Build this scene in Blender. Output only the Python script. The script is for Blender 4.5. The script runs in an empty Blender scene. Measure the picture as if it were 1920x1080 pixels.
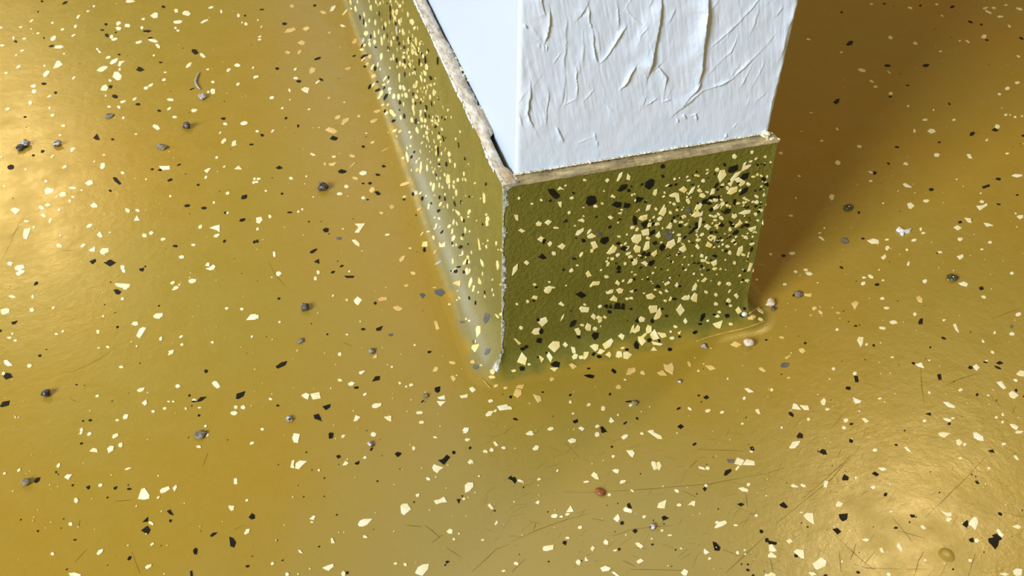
import bpy, bmesh, math, random
import numpy as np
from mathutils import Vector, Matrix, noise
random.seed(7)
PI = math.pi
S = bpy.context.scene
COL = S.collection

# ---------------------------------------------------------------- camera
F_PIX = 1833.9
CAM = Vector((-0.08267, -0.27919, 0.32088))
ROT = Matrix(((0.95919698, -0.18194216, 0.21642135),
              (-0.28230545, -0.65865311, 0.69748098),
              (0.0156454, -0.73011857, -0.68314134)))      # columns: right, down, forward
cd = bpy.data.cameras.new('camera'); cam = bpy.data.objects.new('camera', cd); COL.objects.link(cam)
cd.sensor_width = 36; cd.lens = F_PIX / 1920 * 36; cd.clip_start = 0.01
cx, cy, cz = ROT.col[0], -ROT.col[1], -ROT.col[2]
cam.matrix_world = Matrix(((cx[0], cy[0], cz[0], CAM[0]), (cx[1], cy[1], cz[1], CAM[1]), (cx[2], cy[2], cz[2], CAM[2]), (0, 0, 0, 1)))
S.camera = cam

# ---------------------------------------------------------------- light
S.view_settings.view_transform = 'Standard'; S.view_settings.look = 'None'
S.view_settings.gamma = 1; S.view_settings.use_curve_mapping = False
S.view_settings.exposure = 0.0
w = bpy.data.worlds.new('world'); S.world = w; w.use_nodes = True
w.node_tree.nodes['Background'].inputs[0].default_value = (1.0, 0.86, 0.46, 1)
w.node_tree.nodes['Background'].inputs[1].default_value = 0.18

def area(name, loc, target, size, power, col):
    l = bpy.data.lights.new(name, 'AREA'); l.shape = 'RECTANGLE'; l.size, l.size_y = size; l.energy = power; l.color = col
    o = bpy.data.objects.new(name, l); COL.objects.link(o); o.location = loc
    o.rotation_euler = (Vector(target) - Vector(loc)).to_track_quat('-Z', 'Y').to_euler()
    return o
# the window of the room, behind the photographer's left shoulder, and two warm ceiling lamps that glint in the resin
area('window_light', (-2.18, -1.30, 1.62), (0, 0, 0.1), (0.9, 1.1), 131, (0.80, 0.905, 1.0))
area('far_window_light', (-2.6, 3.2, 1.15), (0, 0, 0.1), (1.3, 2.0), 32, (0.84, 0.92, 1.0))
area('ceiling_lamp', (-1.32, 4.05, 2.6), (-1.32, 4.05, 0), (0.5, 0.9), 52, (1.0, 0.70, 0.30))
area('ceiling_lamp', (1.78, 1.10, 2.6), (1.78, 1.10, 0), (0.32, 0.26), 24, (1.0, 0.72, 0.32))

# ---------------------------------------------------------------- helpers
def link(name, me, mats, parent=None, kind=None, label=None, cat=None, group=None):
    o = bpy.data.objects.new(name, me); COL.objects.link(o)
    for m in (mats if isinstance(mats, (list, tuple)) else [mats]):
        if me.materials is not None and len(me.materials) < (len(mats) if isinstance(mats, (list, tuple)) else 1): me.materials.append(m)
    if parent: o.parent = parent
    if kind: o['kind'] = kind
    if label: o['label'] = label
    if cat: o['category'] = cat
    if group: o['group'] = group
    return o
def mesh(name, vs, fs, smooth=False):
    me = bpy.data.meshes.new(name); me.from_pydata([tuple(v) for v in vs], [], fs); me.update()
    if smooth: me.polygons.foreach_set('use_smooth', [True] * len(me.polygons))
    return me

def srgb(r, g, b):
    f = lambda c: (c / 255 / 12.92) if c / 255 <= 0.04045 else ((c / 255 + 0.055) / 1.055) ** 2.4
    return (f(r), f(g), f(b), 1)
class Mat:
    def __init__(s, name, base, rough=0.5, spec=0.5):
        s.m = bpy.data.materials.new(name); s.m.use_nodes = True; s.t = s.m.node_tree; s.n = s.t.nodes; s.b = s.n['Principled BSDF']
        s.b.inputs['Base Color'].default_value = base; s.b.inputs['Roughness'].default_value = rough
        s.b.inputs['Specular IOR Level'].default_value = spec
        g = s.n.new('ShaderNodeNewGeometry'); s.pos = g.outputs['Position']
    def noise(s, scale, detail=3, rough=0.5, vec=None, dist=0.0):
        n = s.n.new('ShaderNodeTexNoise'); n.inputs['Scale'].default_value = scale; n.inputs['Detail'].default_value = detail
        n.inputs['Roughness'].default_value = rough; n.inputs['Distortion'].default_value = dist
        s.t.links.new(vec or s.pos, n.inputs['Vector']); return n.outputs['Fac']
    def stretch(s, sc):
        m = s.n.new('ShaderNodeVectorMath'); m.operation = 'MULTIPLY'; m.inputs[1].default_value = sc; s.t.links.new(s.pos, m.inputs[0]); return m.outputs[0]
    def ramp(s, fac, stops):
        r = s.n.new('ShaderNodeValToRGB'); s.t.links.new(fac, r.inputs[0]); e = r.color_ramp.elements
        while len(e) < len(stops): e.new(0.5)
        for i, (p, c) in enumerate(stops): e[i].position = p; e[i].color = c if len(c) == 4 else (*c, 1)
        return r.outputs[0]
    def mix(s, fac, a, b, mode='MIX'):
        m = s.n.new('ShaderNodeMix'); m.data_type = 'RGBA'; m.blend_type = mode
        for k, v in ((0, fac), (6, a), (7, b)):
            if isinstance(v, (int, float)): m.inputs[k].default_value = v
            elif isinstance(v, tuple): m.inputs[k].default_value = v
            else: s.t.links.new(v, m.inputs[k])
        return m.outputs[2]
    def maprange(s, v, a, b, c, d):
        m = s.n.new('ShaderNodeMapRange')
        for i, k in enumerate((a, b, c, d)): m.inputs[i + 1].default_value = k
        s.t.links.new(v, m.inputs[0]); return m.outputs[0]
    def bump(s, h, dist, strength=1.0, prev=None):
        b = s.n.new('ShaderNodeBump'); b.inputs['Distance'].default_value = dist; b.inputs['Strength'].default_value = strength
        s.t.links.new(h, b.inputs['Height'])
        if prev: s.t.links.new(prev, b.inputs['Normal'])
        return b.outputs[0]
    def set(s, k, v): s.t.links.new(v, s.b.inputs[k])

FL_A, FL_B = (0.445, 0.258, 0.024), (0.405, 0.268, 0.034)
# resin floor: ochre to olive, mottled, glossy, a little wavy
M = {}
q = Mat('resin_floor', (0.4, 0.25, 0.03, 1), 0.2)
big = q.noise(7, 3, 0.5); fine = q.noise(260, 4, 0.6); grain = q.noise(1500, 2, 0.5)
c = q.ramp(big, [(0.35, FL_A), (0.65, FL_B)])
c = q.mix(q.maprange(fine, 0.3, 0.75, 0.0, 0.16), c, (0.30, 0.19, 0.022, 1))
c = q.mix(q.maprange(grain, 0.35, 0.75, 0.0, 0.10), c, (0.20, 0.13, 0.02, 1))
# greyer patch in front of the corner: overhead sheen put into the base colour
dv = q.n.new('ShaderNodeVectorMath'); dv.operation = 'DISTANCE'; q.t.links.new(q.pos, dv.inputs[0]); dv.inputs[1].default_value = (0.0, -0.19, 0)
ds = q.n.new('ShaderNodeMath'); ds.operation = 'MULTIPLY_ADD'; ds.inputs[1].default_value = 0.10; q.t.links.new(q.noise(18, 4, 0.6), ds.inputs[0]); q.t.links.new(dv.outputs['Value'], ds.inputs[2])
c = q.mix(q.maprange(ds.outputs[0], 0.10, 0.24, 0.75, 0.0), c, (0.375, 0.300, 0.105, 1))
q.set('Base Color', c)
q.set('Roughness', q.maprange(q.noise(55, 5, 0.65), 0.3, 0.7, 0.20, 0.34))
n1 = q.bump(q.noise(26, 3, 0.55), 0.00018, 1.0)
n1 = q.bump(q.noise(240, 5, 0.65), 0.00011, 1.0, n1)
n1 = q.bump(q.noise(1100, 3, 0.6), 0.00002, 1.0, n1)
q.set('Normal', n1); M['floor'] = q.m

# resin skirting: darker olive, orange-peel skin
def skirting(name, r0, r1, b0, lightened=False):
  q = Mat(name, (0.14, 0.115, 0.012, 1), 0.25)
  c = q.ramp(q.noise(40, 4, 0.6), [(0.3, (0.185, 0.160, 0.024) if lightened else (0.145, 0.129, 0.017)), (0.7, (0.240, 0.208, 0.034) if lightened else (0.196, 0.174, 0.027))])  # same olive coat, base lifted on the left for its reflected light
  c = q.mix(q.maprange(q.noise(700, 3, 0.6), 0.35, 0.75, 0, 0.35), c, (0.07, 0.058, 0.006, 1))
  sep = q.n.new('ShaderNodeSeparateXYZ'); q.t.links.new(q.pos, sep.inputs[0])
  zz = q.n.new('ShaderNodeMath'); zz.operation = 'MULTIPLY_ADD'; zz.inputs[1].default_value = 0.012; q.t.links.new(q.noise(90, 3), zz.inputs[0]); q.t.links.new(sep.outputs[2], zz.inputs[2])
  ochre = q.mix(0.12, q.ramp(q.noise(7, 3, 0.5), [(0.35, FL_A), (0.65, FL_B)]), (0.26, 0.17, 0.02, 1))
  if lightened:                                                  # window sheen along the left cove, painted into the colour
    c = q.mix(q.maprange(zz.outputs[0], 0.010, 0.030, 0.75, 0), c, (0.290, 0.232, 0.092, 1))
    c = q.mix(q.maprange(zz.outputs[0], 0.0045, 0.0075, 0, 1), ochre, c)
  else: c = q.mix(q.maprange(zz.outputs[0], 0.004, 0.011, 0, 1), ochre, c)   # the olive coat runs out over the ochre one
  c = q.mix(q.maprange(sep.outputs[2], 0.00003, 0.0008, 0, 1), ochre, c)
  q.set('Base Color', c)
  q.set('Roughness', q.maprange(q.noise(120, 3), 0.3, 0.7, r0, r1))
  n1 = q.bump(q.noise(480, 4, 0.6), 0.0008, b0)
  q.t.links.new(q.maprange(sep.outputs[2], 0.004, 0.022, 0.06, b0), n1.node.inputs['Strength'])
  n1 = q.bump(q.noise(1500, 2, 0.5), 0.00006, 1.0, n1)
  q.set('Normal', n1); return q.m
M['skirt'] = skirting('resin_skirting', 0.24, 0.38, 1.0)
M['skirt_smooth'] = skirting('resin_skirting_smooth', 0.24, 0.34, 0.10, True)

# white paint
q = Mat('white_paint', (0.66, 0.74, 0.88, 1), 0.45, 0.35)
n1 = q.bump(q.noise(60, 3), 0.0003, 0.5)
n1 = q.bump(q.noise(700, 3, 0.6, q.stretch((1, 1, 0.25))), 0.00005, 1.0, n1)
q.set('Normal', n1); M['paint'] = q.m
q = Mat('plaster_paint', (0.80, 0.81, 0.86, 1), 0.5, 0.3)
q.set('Base Color', q.ramp(q.noise(90, 3), [(0.3, (0.74, 0.82, 0.96)), (0.7, (0.79, 0.83, 0.96))]))
n1 = q.bump(q.noise(900, 3, 0.6, q.stretch((1, 1, 0.22))), 0.00008, 1.0)
q.set('Normal', n1); M['plaster'] = q.m

# bare weathered edge on top of the skirting
q = Mat('weathered_edge', (0.5, 0.4, 0.28, 1), 0.8, 0.2)
v = q.stretch((1.0, 0.35, 1.0))
c = q.ramp(q.noise(480, 5, 0.7, v), [(0.30, srgb(120, 112, 104)), (0.42, srgb(182, 166, 146)), (0.54, srgb(214, 198, 176)), (0.70, srgb(238, 232, 220))])
c = q.mix(q.maprange(q.noise(200, 4, 0.6, q.stretch((1, 0.25, 1))), 0.56, 0.68, 0, 0.6), c, srgb(214, 165, 100))
q.set('Base Color', c); q.set('Normal', q.bump(q.noise(900, 4, 0.7), 0.0004)); M['edge'] = q.m
q = Mat('weathered_edge_front', (0.5, 0.4, 0.28, 1), 0.8, 0.2)
v = q.stretch((0.3, 1.0, 1.0))
c = q.ramp(q.noise(260, 5, 0.7, v), [(0.32, srgb(112, 98, 72)), (0.46, srgb(160, 138, 98)), (0.58, srgb(186, 162, 116)), (0.72, srgb(225, 205, 160))])
c = q.mix(q.maprange(q.noise(90, 4, 0.6), 0.56, 0.70, 0, 0.6), c, srgb(150, 140, 132))
q.set('Base Color', c); q.set('Normal', q.bump(q.noise(900, 4, 0.7), 0.0004)); M['edge_front'] = q.m
q = Mat('old_cream_paint', srgb(225, 212, 170), 0.7, 0.3); q.set('Base Color', q.ramp(q.noise(700, 3), [(0.35, srgb(188, 172, 128)), (0.6, srgb(240, 230, 200))])); M['bead'] = q.m
q = Mat('worn_white', srgb(200, 200, 190), 0.45, 0.5); q.set('Base Color', q.ramp(q.noise(500, 4, 0.7), [(0.35, srgb(90, 88, 60)), (0.5, srgb(170, 168, 150)), (0.65, srgb(235, 238, 240))])); M['worn'] = q.m
q = Mat('white_smear', srgb(226, 230, 232), 0.6, 0.3); M['smear'] = q.m

def flake_mat(name, a, b, rough=0.35, spec=0.4):
    q = Mat(name, a, rough, spec); q.set('Base Color', q.ramp(q.noise(180, 2), [(0.35, a), (0.65, b)])); return q.m
M['c'] = flake_mat('cream_flake', srgb(253, 247, 216), srgb(251, 231, 172))
M['l'] = flake_mat('cream_flake_skirting', srgb(252, 240, 188), srgb(248, 218, 128))
M['a'] = flake_mat('amber_flake', srgb(244, 210, 136), srgb(230, 182, 98))
M['k'] = flake_mat('black_flake', srgb(18, 18, 17), srgb(34, 30, 22), 0.5, 0.2)
M['g'] = flake_mat('grey_flake', srgb(84, 86, 90), srgb(110, 106, 98))
M['w'] = flake_mat('resin_sheen', srgb(206, 206, 200), srgb(170, 168, 150))  # sheen on the left skirting, painted as pale grey patches
q = Mat('scratch', srgb(70, 52, 14), 0.6, 0.2); q.b.inputs['Alpha'].default_value = 0.36; M['scratch'] = q.m
q = Mat('pale_scuff', srgb(235, 205, 140), 0.5, 0.3); q.b.inputs['Alpha'].default_value = 0.35; M['scuff'] = q.m

# ---------------------------------------------------------------- setting
H = 0.100                                   # skirting height
RL, RF, RR = 0.016, 0.012, 0.016            # cove radii: left, front, right
def cove(r, z):
    return r - math.sqrt(max(0.0, r * r - (r - z) ** 2)) if z < r else 0.0
def wr(z): return 0.1130 + 0.0045 * (1 - min(max(z, 0), H) / H)
DEEP = 1.6                                  # how far the wall runs back
def prof(n=14, r=0.016):
    zs = [r * (1 - math.cos(i / n * PI / 2)) for i in range(n + 1)]
    return zs + [r + (H - r) * i / 16 for i in range(1, 17)]

floor = link('floor', mesh('floor', [(-2.6, -2.6, 0), (2.6, -2.6, 0), (2.6, 2.6, 0), (-2.6, 2.6, 0)], [(0, 1, 2, 3)]), M['floor'], kind='structure',
             label='glossy mustard resin floor sprinkled with cream and black flakes', cat='floor')

def strip(name, rows):                      # rows of points -> quads
    n = len(rows[0]); vs = [p for r in rows for p in r]; fs = []
    for i in range(len(rows) - 1):
        for j in range(n - 1): a = i * n + j; fs.append((a, a + 1, a + n + 1, a + n))
    return mesh(name, vs, fs, True)
ZP = prof()
def wob(x, y, z): return min(1, max(0, z - .012) / .01) * 0.00035 * noise.noise((x * 60, y * 60, z * 60))
ys = [0] + [0.004 * 1.06 ** i * (i + 1) / 2 for i in range(1, 48)]; ys = [y for y in ys if y < DEEP] + [DEEP]
NA = 7
def corner_r(t): return RL + (RF - RL) * t            # cove radius round the near corner, t: 0 left face .. 1 front face
def corner_pt(t, z):
    k = cove(corner_r(t), z); a = PI + t * PI / 2; return (k * math.cos(a), k * math.sin(a), z)
def right_pt(t, z):                                   # t: 0 front face .. 1 right face
    k = cove(RF + (RR - RF) * t, z); a = -PI / 2 + t * PI / 2; return (wr(z) + k * math.cos(a), k * math.sin(a), z)
rows = []
for z in ZP:
    k = cove(RL, z)
    rows.append([(-k + wob(0, y, z) * min(1, y * 40), y, z) for y in ys[:0:-1]] + [corner_pt(i / NA / 2, z) for i in range(NA + 1)])
base_left = link('baseboard_left', strip('baseboard_left', rows), M['skirt_smooth'], kind='structure',
                 label='olive resin coved skirting along the smooth white side of the wall, thick with flakes', cat='skirting')
rows = []
for z in ZP:
    f = cove(RF, z)
    rows.append([corner_pt(.5 + i / NA / 2, z) for i in range(NA)] + [(wr(z) * i / 40, -f + wob(i, 0, z) * math.sin(i / 40 * PI), z) for i in range(41)] + [right_pt(i / NA / 2, z) for i in range(1, NA + 1)])
base_front = link('baseboard_front', strip('baseboard_front', rows), M['skirt'], kind='structure',
                  label='dark olive resin coved skirting under the rough plaster end of the wall', cat='skirting')
rows = [[right_pt(.5 + i / NA / 2, z) for i in range(NA)] + [(wr(z) + cove(RR, z), y, z) for y in ys] for z in ZP]
base_right = link('baseboard_right', strip('baseboard_right', rows), M['skirt'], kind='structure',
                  label='olive resin coved skirting on the shaded side of the wall', cat='skirting')

# wall: body + rough plaster end built as a height field
WX0, WX1, WY, WT = 0.0058, 0.1118, 0.0054, 2.4
bm = bmesh.new(); bmesh.ops.create_cube(bm, size=1)
for v in bm.verts: v.co = ((WX0 if v.co.x < 0 else WX1), (WY + 0.0007 if v.co.y < 0 else DEEP), (0.0 if v.co.z < 0 else WT))
bmesh.ops.bevel(bm, geom=[e for e in bm.edges if abs(e.verts[0].co.z - e.verts[1].co.z) > 1], offset=0.0005, segments=2, affect='EDGES')
me = bpy.data.meshes.new('wall_end'); bm.to_mesh(me); bm.free()
wall = link('wall_front', me, M['paint'], kind='structure', label='end of a white painted wall with a smooth side and a rough plaster end', cat='wall')

def pix_dir(p): return (ROT @ Vector(((p[0] - 960) / F_PIX, (p[1] - 540) / F_PIX, 1))).normalized()
def on_plane(p, ax, v):
    d = pix_dir(p); return CAM + d * ((v - CAM[ax]) / d[ax])

RIDGES = [  # points in quarter pixels of the tile at (960,0); height mm, soft side width mm, steep side width mm
 ([(1130,-60),(1120,0),(1085,200),(1052,370),(1008,585)], .95, 1.5, .16),
 ([(1475,-60),(1468,0),(1445,200),(1425,420),(1405,560),(1395,620)], 1.1, 1.3, .55),
 ([(1420,600),(1370,690),(1262,818)], .8, 1.1, .25), ([(1640,600),(1560,640),(1430,680),(1340,760),(1262,818)], .6, 1.0, .5),
 ([(225,-40),(240,60),(255,125)], .55, .8, .10), ([(285,75),(280,200),(268,270),(252,335)], .5, 1.0, .10),
 ([(545,75),(520,115),(498,142)], .5, .8, .12), ([(575,85),(580,160),(592,212)], .3, .5, .15), ([(600,225),(615,340),(658,470)], .45, .9, .15), ([(625,225),(645,300),(668,400)], .3, .5, .2),
 ([(662,474),(720,410),(770,330),(860,200)], .35, .5, .3), ([(930,485),(885,555),(830,665)], .6, .9, .14), ([(930,485),(975,520),(1000,592)], .35, .6, .3),
 ([(1050,520),(1085,500),(1150,575),(1132,765)], .4, .5, .3), ([(1000,720),(980,800)], .45, .5, .15), ([(1085,738),(1030,780)], .45, .5, .15), ([(1132,770),(1175,755)], .4, .4, .15),
 ([(1200,725),(1250,790)], .25, .4, .2), ([(410,150),(400,400),(395,780)], .28, .5, .25), ([(490,505),(478,700),(480,745)], .35, .6, .15), ([(395,785),(480,745)], .25, .4, .25),
 ([(130,640),(118,760),(122,860),(190,985)], .5, .8, .14), ([(130,640),(60,740),(15,820)], .35, .5, .3), ([(270,690),(262,800),(262,900)], .4, .7, .15), ([(248,870),(222,960)], .3, .4, .2),
 ([(530,210),(540,480)], .22, .6, .3), ([(1010,190),(960,260),(935,340)], .4, .6, .2), ([(850,70),(930,150),(1010,190)], .25, .5, .4), ([(1050,-20),(1010,140)], .2, .6, .3),
 ([(780,-20),(800,120),(812,205)], .25, .6, .25), ([(1860,-10),(1700,170),(1490,350)], .22, .4, .25), ([(1700,255),(1640,380),(1540,480),(1470,570)], .22, .4, .2), ([(1990,220),(1900,340),(1780,450),(1640,605)], .26, .4, .25),
 ([(1800,455),(1720,645)], .18, .3, .2), ([(1890,450),(1800,690)], .16, .3, .2), ([(1920,680),(1840,760)], .2, .3, .2), ([(1340,870),(1375,860),(1385,895)], .4, .35, .14), ([(1290,860),(1310,885)], .35, .4, .3),
 ([(1245,890),(1250,915)], .3, .3, .2), ([(690,760),(755,828)], .25, .4, .15), ([(340,950),(385,1055)], .3, .5, .2), ([(600,690),(540,760)], .2, .4, .3), ([(150,200),(220,320)], .2, .5, .4), ([(100,180),(118,205)], .35, .4, .15),
 ([(1790,750),(1780,800)], .3, .4, .2), ([(1690,930),(1660,960)], .2, .3, .2), ([(1600,1000),(1590,1025)], .35, .4, .2), ([(30,800),(90,960)], .3, .7, .4), ([(200,340),(215,370)], .2, .25, .15), ([(240,350),(245,385)], .2, .25, .15), ([(265,350),(262,385)], .2, .25, .15),
 ([(2120,60),(2060,250),(2020,420)], .4, .6, .4), ([(2150,20),(2080,180)], .4, .5, .3), ([(2060,420),(2010,600)], .35, .5, .3), ([(2000,620),(1960,760),(1940,900)], .35, .5, .3), ([(1860,80),(1780,260)], .15, .4, .3), ([(620,1000),(630,1045)], .3, .35, .2), ([(500,1075),(640,1020)], .15, .5, .4),
 ([(1250,1010),(1270,1060)], .15, .3, .2), ([(640,1060),(650,1100)], .3, .3, .15)]
STEP = 0.00026; ZT = 0.36; Z0 = 0.0985
nx = int((WX1 - WX0) / STEP); nz = int((ZT - Z0) / STEP)
gx = np.linspace(WX0, WX1, nx); gz = np.linspace(Z0, ZT, nz)
X, Z = np.meshgrid(gx, gz); Hh = np.zeros_like(X)
def vnoise(x, z, seed):
    rs = np.random.RandomState(seed); T = rs.rand(64, 64)
    xi = np.floor(x).astype(int); zi = np.floor(z).astype(int); fx = x - xi; fz = z - zi
    fx = fx * fx * (3 - 2 * fx); fz = fz * fz * (3 - 2 * fz); g = lambda a, b: T[a % 64, b % 64]
    return (g(xi, zi) * (1 - fx) + g(xi + 1, zi) * fx) * (1 - fz) + (g(xi, zi + 1) * (1 - fx) + g(xi + 1, zi + 1) * fx) * fz - 0.5
WOBX = 0.0011 * vnoise(X * 90, Z * 90, 13) + 0.0007 * vnoise(X * 260, Z * 260, 3) + 0.00025 * vnoise(X * 900, Z * 900, 4)
WOBZ = 0.0011 * vnoise(X * 90, Z * 90, 14) + 0.0007 * vnoise(X * 260, Z * 260, 5) + 0.00025 * vnoise(X * 900, Z * 900, 6)
RN = 0
def ridge(P, h, wl, wrr):
    global RN
    RN += 1
    h, wl, wrr = 1.35 * h / 1000, 1.5 * wl / 1000, wrr / 1000
    m = 9 * wl + 0.003; xs = [p[0] for p in P]; zs = [p[1] for p in P]
    i0, i1 = np.searchsorted(gz, (min(zs) - m, max(zs) + m)); j0, j1 = np.searchsorted(gx, (min(xs) - m, max(xs) + m))
    if i1 <= i0 or j1 <= j0: return
    s_ = (slice(i0, i1), slice(j0, j1)); Xs, Zs, Hs = X[s_], Z[s_], Hh[s_]
    hm = np.clip(0.85 + 1.5 * vnoise(Xs * 150 + RN * 3.7, Zs * 150, 15), 0.1, 1.6); wm = np.clip(1 + 2.2 * vnoise(Xs * 110 + RN * 5.1, Zs * 110, 16), 0.35, 2.2)
    lens = [0]
    for a, b in zip(P, P[1:]): lens.append(lens[-1] + math.hypot(b[0] - a[0], b[1] - a[1]))
    best = np.full(Xs.shape, 1e9); val = np.zeros_like(Xs)
    XX, ZZ = Xs + WOBX[s_], Zs + WOBZ[s_]
    for i, (a, b) in enumerate(zip(P, P[1:])):
        ex, ez = b[0] - a[0], b[1] - a[1]; L2 = ex * ex + ez * ez; L = math.sqrt(L2)
        t = np.clip(((XX - a[0]) * ex + (ZZ - a[1]) * ez) / L2, 0, 1)
        dx = XX - (a[0] + t * ex); dz = ZZ - (a[1] + t * ez); d = np.hypot(dx, dz)
        side = (dx * ez - dz * ex) / L                 # >0: right of the stroke
        if ez < 0: side = -side
        s = (lens[i] + t * L) / lens[-1]
        taper = np.minimum(1, np.minimum(s + 0.12, 1.12 - s) / 0.3)
        wd = np.where(side > 0, wrr * wm, wl * wm * (1 + 0.6 * (h > 0.0005)))
        v = h * hm * taper * np.where(side < 0, np.exp(-(d / wd) ** 1.3), np.exp(-(d / wd) ** 2))
        k = d < best; best = np.where(k, d, best); val = np.where(k, v, val)
    Hh[s_] = np.maximum(Hs, val) + 0.25 * np.minimum(Hs, val)
for P, h, wl, wrr in RIDGES:
    W = [on_plane((960 + x / 4, y / 4), 1, WY) for x, y in P]
    ridge([(p.x, p.z) for p in W], h, wl, wrr)
rs = random.Random(3)                                  # the same trowel marks go on above the photograph's edge
for i in range(130):                                   # faint trowel and brush marks all over
    x = rs.uniform(WX0, WX1); z = rs.uniform(0.12, 0.33); L = rs.uniform(0.003, 0.014); s_ = rs.uniform(-.2, .7)
    ridge([(x + s_ * L, z + L), (x, z)], rs.uniform(.05, .17), rs.uniform(.3, .9), rs.uniform(.15, .4))
for i in range(75):
    x = rs.uniform(WX0, WX1); z = rs.uniform(0.2, 0.335); L = rs.uniform(0.008, 0.03)
    ridge([(x + 0.2 * L, z + L), (x, z), (x - 0.15 * L, z - 0.3 * L)], rs.uniform(.2, .7), .8, .2)
sx = X * 1300 + Z * 300
low = np.clip((Z - 0.113 - 0.01 * vnoise(X * 60, Z * 60, 17)) / 0.012, 0.25, 1)     # the foot of the plaster is smoothed over
Hh = Hh + low * 0.00011 * vnoise(sx, Z * 130, 8) + low * 0.00008 * vnoise(X * 700 + Z * 260, Z * 70, 18) + 0.00004 * vnoise(X * 2600 + Z * 700, Z * 260, 9) + 0.00022 * vnoise(X * 130, Z * 90, 10) + 0.00012 * vnoise(X * 420, Z * 300, 11)
edge = np.minimum(1, np.minimum(X - WX0, WX1 - X) / 0.0022); round_ = 0.0016 * (1 - np.sqrt(np.maximum(0, 1 - (1 - np.clip(edge, 0, 1)) ** 2)))
top = np.clip((ZT - Z) / 0.006, 0, 1)
Y = WY - Hh * np.clip(edge * 1.3, 0.15, 1) * top + round_
ragged = 0.0005 * vnoise(Z * 500, X * 0 + 2, 12)
Xr = X + np.where(X > WX1 - 0.002, ragged, 0)
vs = np.stack([Xr, Y, Z], -1).reshape(-1, 3)
idx = np.arange(nx * nz).reshape(nz, nx); fs = np.stack([idx[:-1, :-1], idx[:-1, 1:], idx[1:, 1:], idx[1:, :-1]], -1).reshape(-1, 4)
pm = bpy.data.meshes.new('plaster'); pm.vertices.add(len(vs)); pm.vertices.foreach_set('co', vs.ravel())
pm.loops.add(fs.size); pm.loops.foreach_set('vertex_index', fs.ravel().astype(np.int32))
pm.polygons.add(len(fs)); pm.polygons.foreach_set('loop_start', (np.arange(len(fs)) * 4).astype(np.int32)); pm.polygons.foreach_set('loop_total', np.full(len(fs), 4, np.int32))
pm.update(calc_edges=True); pm.validate(); pm.polygons.foreach_set('use_smooth', [True] * len(pm.polygons))
link('plaster_coat', pm, M['plaster'], wall, label='rough white plaster with torn trowel ridges')
# plaster above the modelled stretch
link('plaster_coat', mesh('plaster_upper', [(WX0, WY, ZT - .001), (WX1, WY, ZT - .001), (WX1, WY, WT), (WX0, WY, WT)], [(0, 1, 2, 3)]), M['plaster'], wall)

# bare weathered edges on top of the skirting
def edge_strip(name, pts, mat, **k):        # pts: list of (outer xy, inner xy, z)
    vs, fs = [], []
    for i, (a, b, z) in enumerate(pts):
        m = ((a[0] + b[0]) / 2, (a[1] + b[1]) / 2)
        j = lambda s: noise.noise((a[0] * 500 + s * 9, a[1] * 500, s)) * 0.00035
        vs += [(a[0], a[1], z - 0.0009), (a[0], a[1], z + j(1)), (m[0], m[1], z + 0.0003 + j(2)), (b[0], b[1], z + j(3)), (b[0], b[1], z - 0.0009)]
    for i in range(len(pts) - 1):
        for j in range(4): a = i * 5 + j; fs.append((a, a + 5, a + 6, a + 1))
    return link(name, mesh(name, vs, fs, True), mat, kind='structure', **k)
pts = []
for i in range(161):
    x = -0.0004 + (wr(H) + 0.0008) * i / 160; j = lambda s: noise.noise((x * 300, s, 0.3)) * 0.0004
    pts.append(((x, -0.0003 + j(1)), (x, WY + 0.0002), H + 0.0004))
trim_f = edge_strip('trim_1', pts, M['edge_front'], label='bare tan top edge of the skirting below the rough plaster', cat='trim')
def gap(y):
    g = 0.0008 + 0.0007 * noise.noise((y * 90, 2.2, 0)) + 0.0005 * noise.noise((y * 400, 7.1, 0))
    if 0.006 < y < 0.035: g = 0.0024 * min(1, (y - 0.006) / 0.006, (0.035 - y) / 0.003) + 0.0001
    elif 0.035 <= y < 0.055 or y < 0.006: g = -0.0002
    elif y > 0.11: g = 0.0013 + 0.0003 * noise.noise((y * 200, 1, 0))
    return g
pts = []
y = 0.0
while y < DEEP:
    j = noise.noise((y * 260, 4, 0.3)) * 0.0004
    pts.append(((-0.0004 + j, y - 0.0003), (WX0 - max(gap(y), -0.0002), y), H + 0.0006)); y += 0.0008 if y < 0.3 else 0.03
trim_l = edge_strip('trim_2', pts, M['edge'], label='bare weathered top edge of the skirting beside the smooth white wall', cat='trim')
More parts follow.
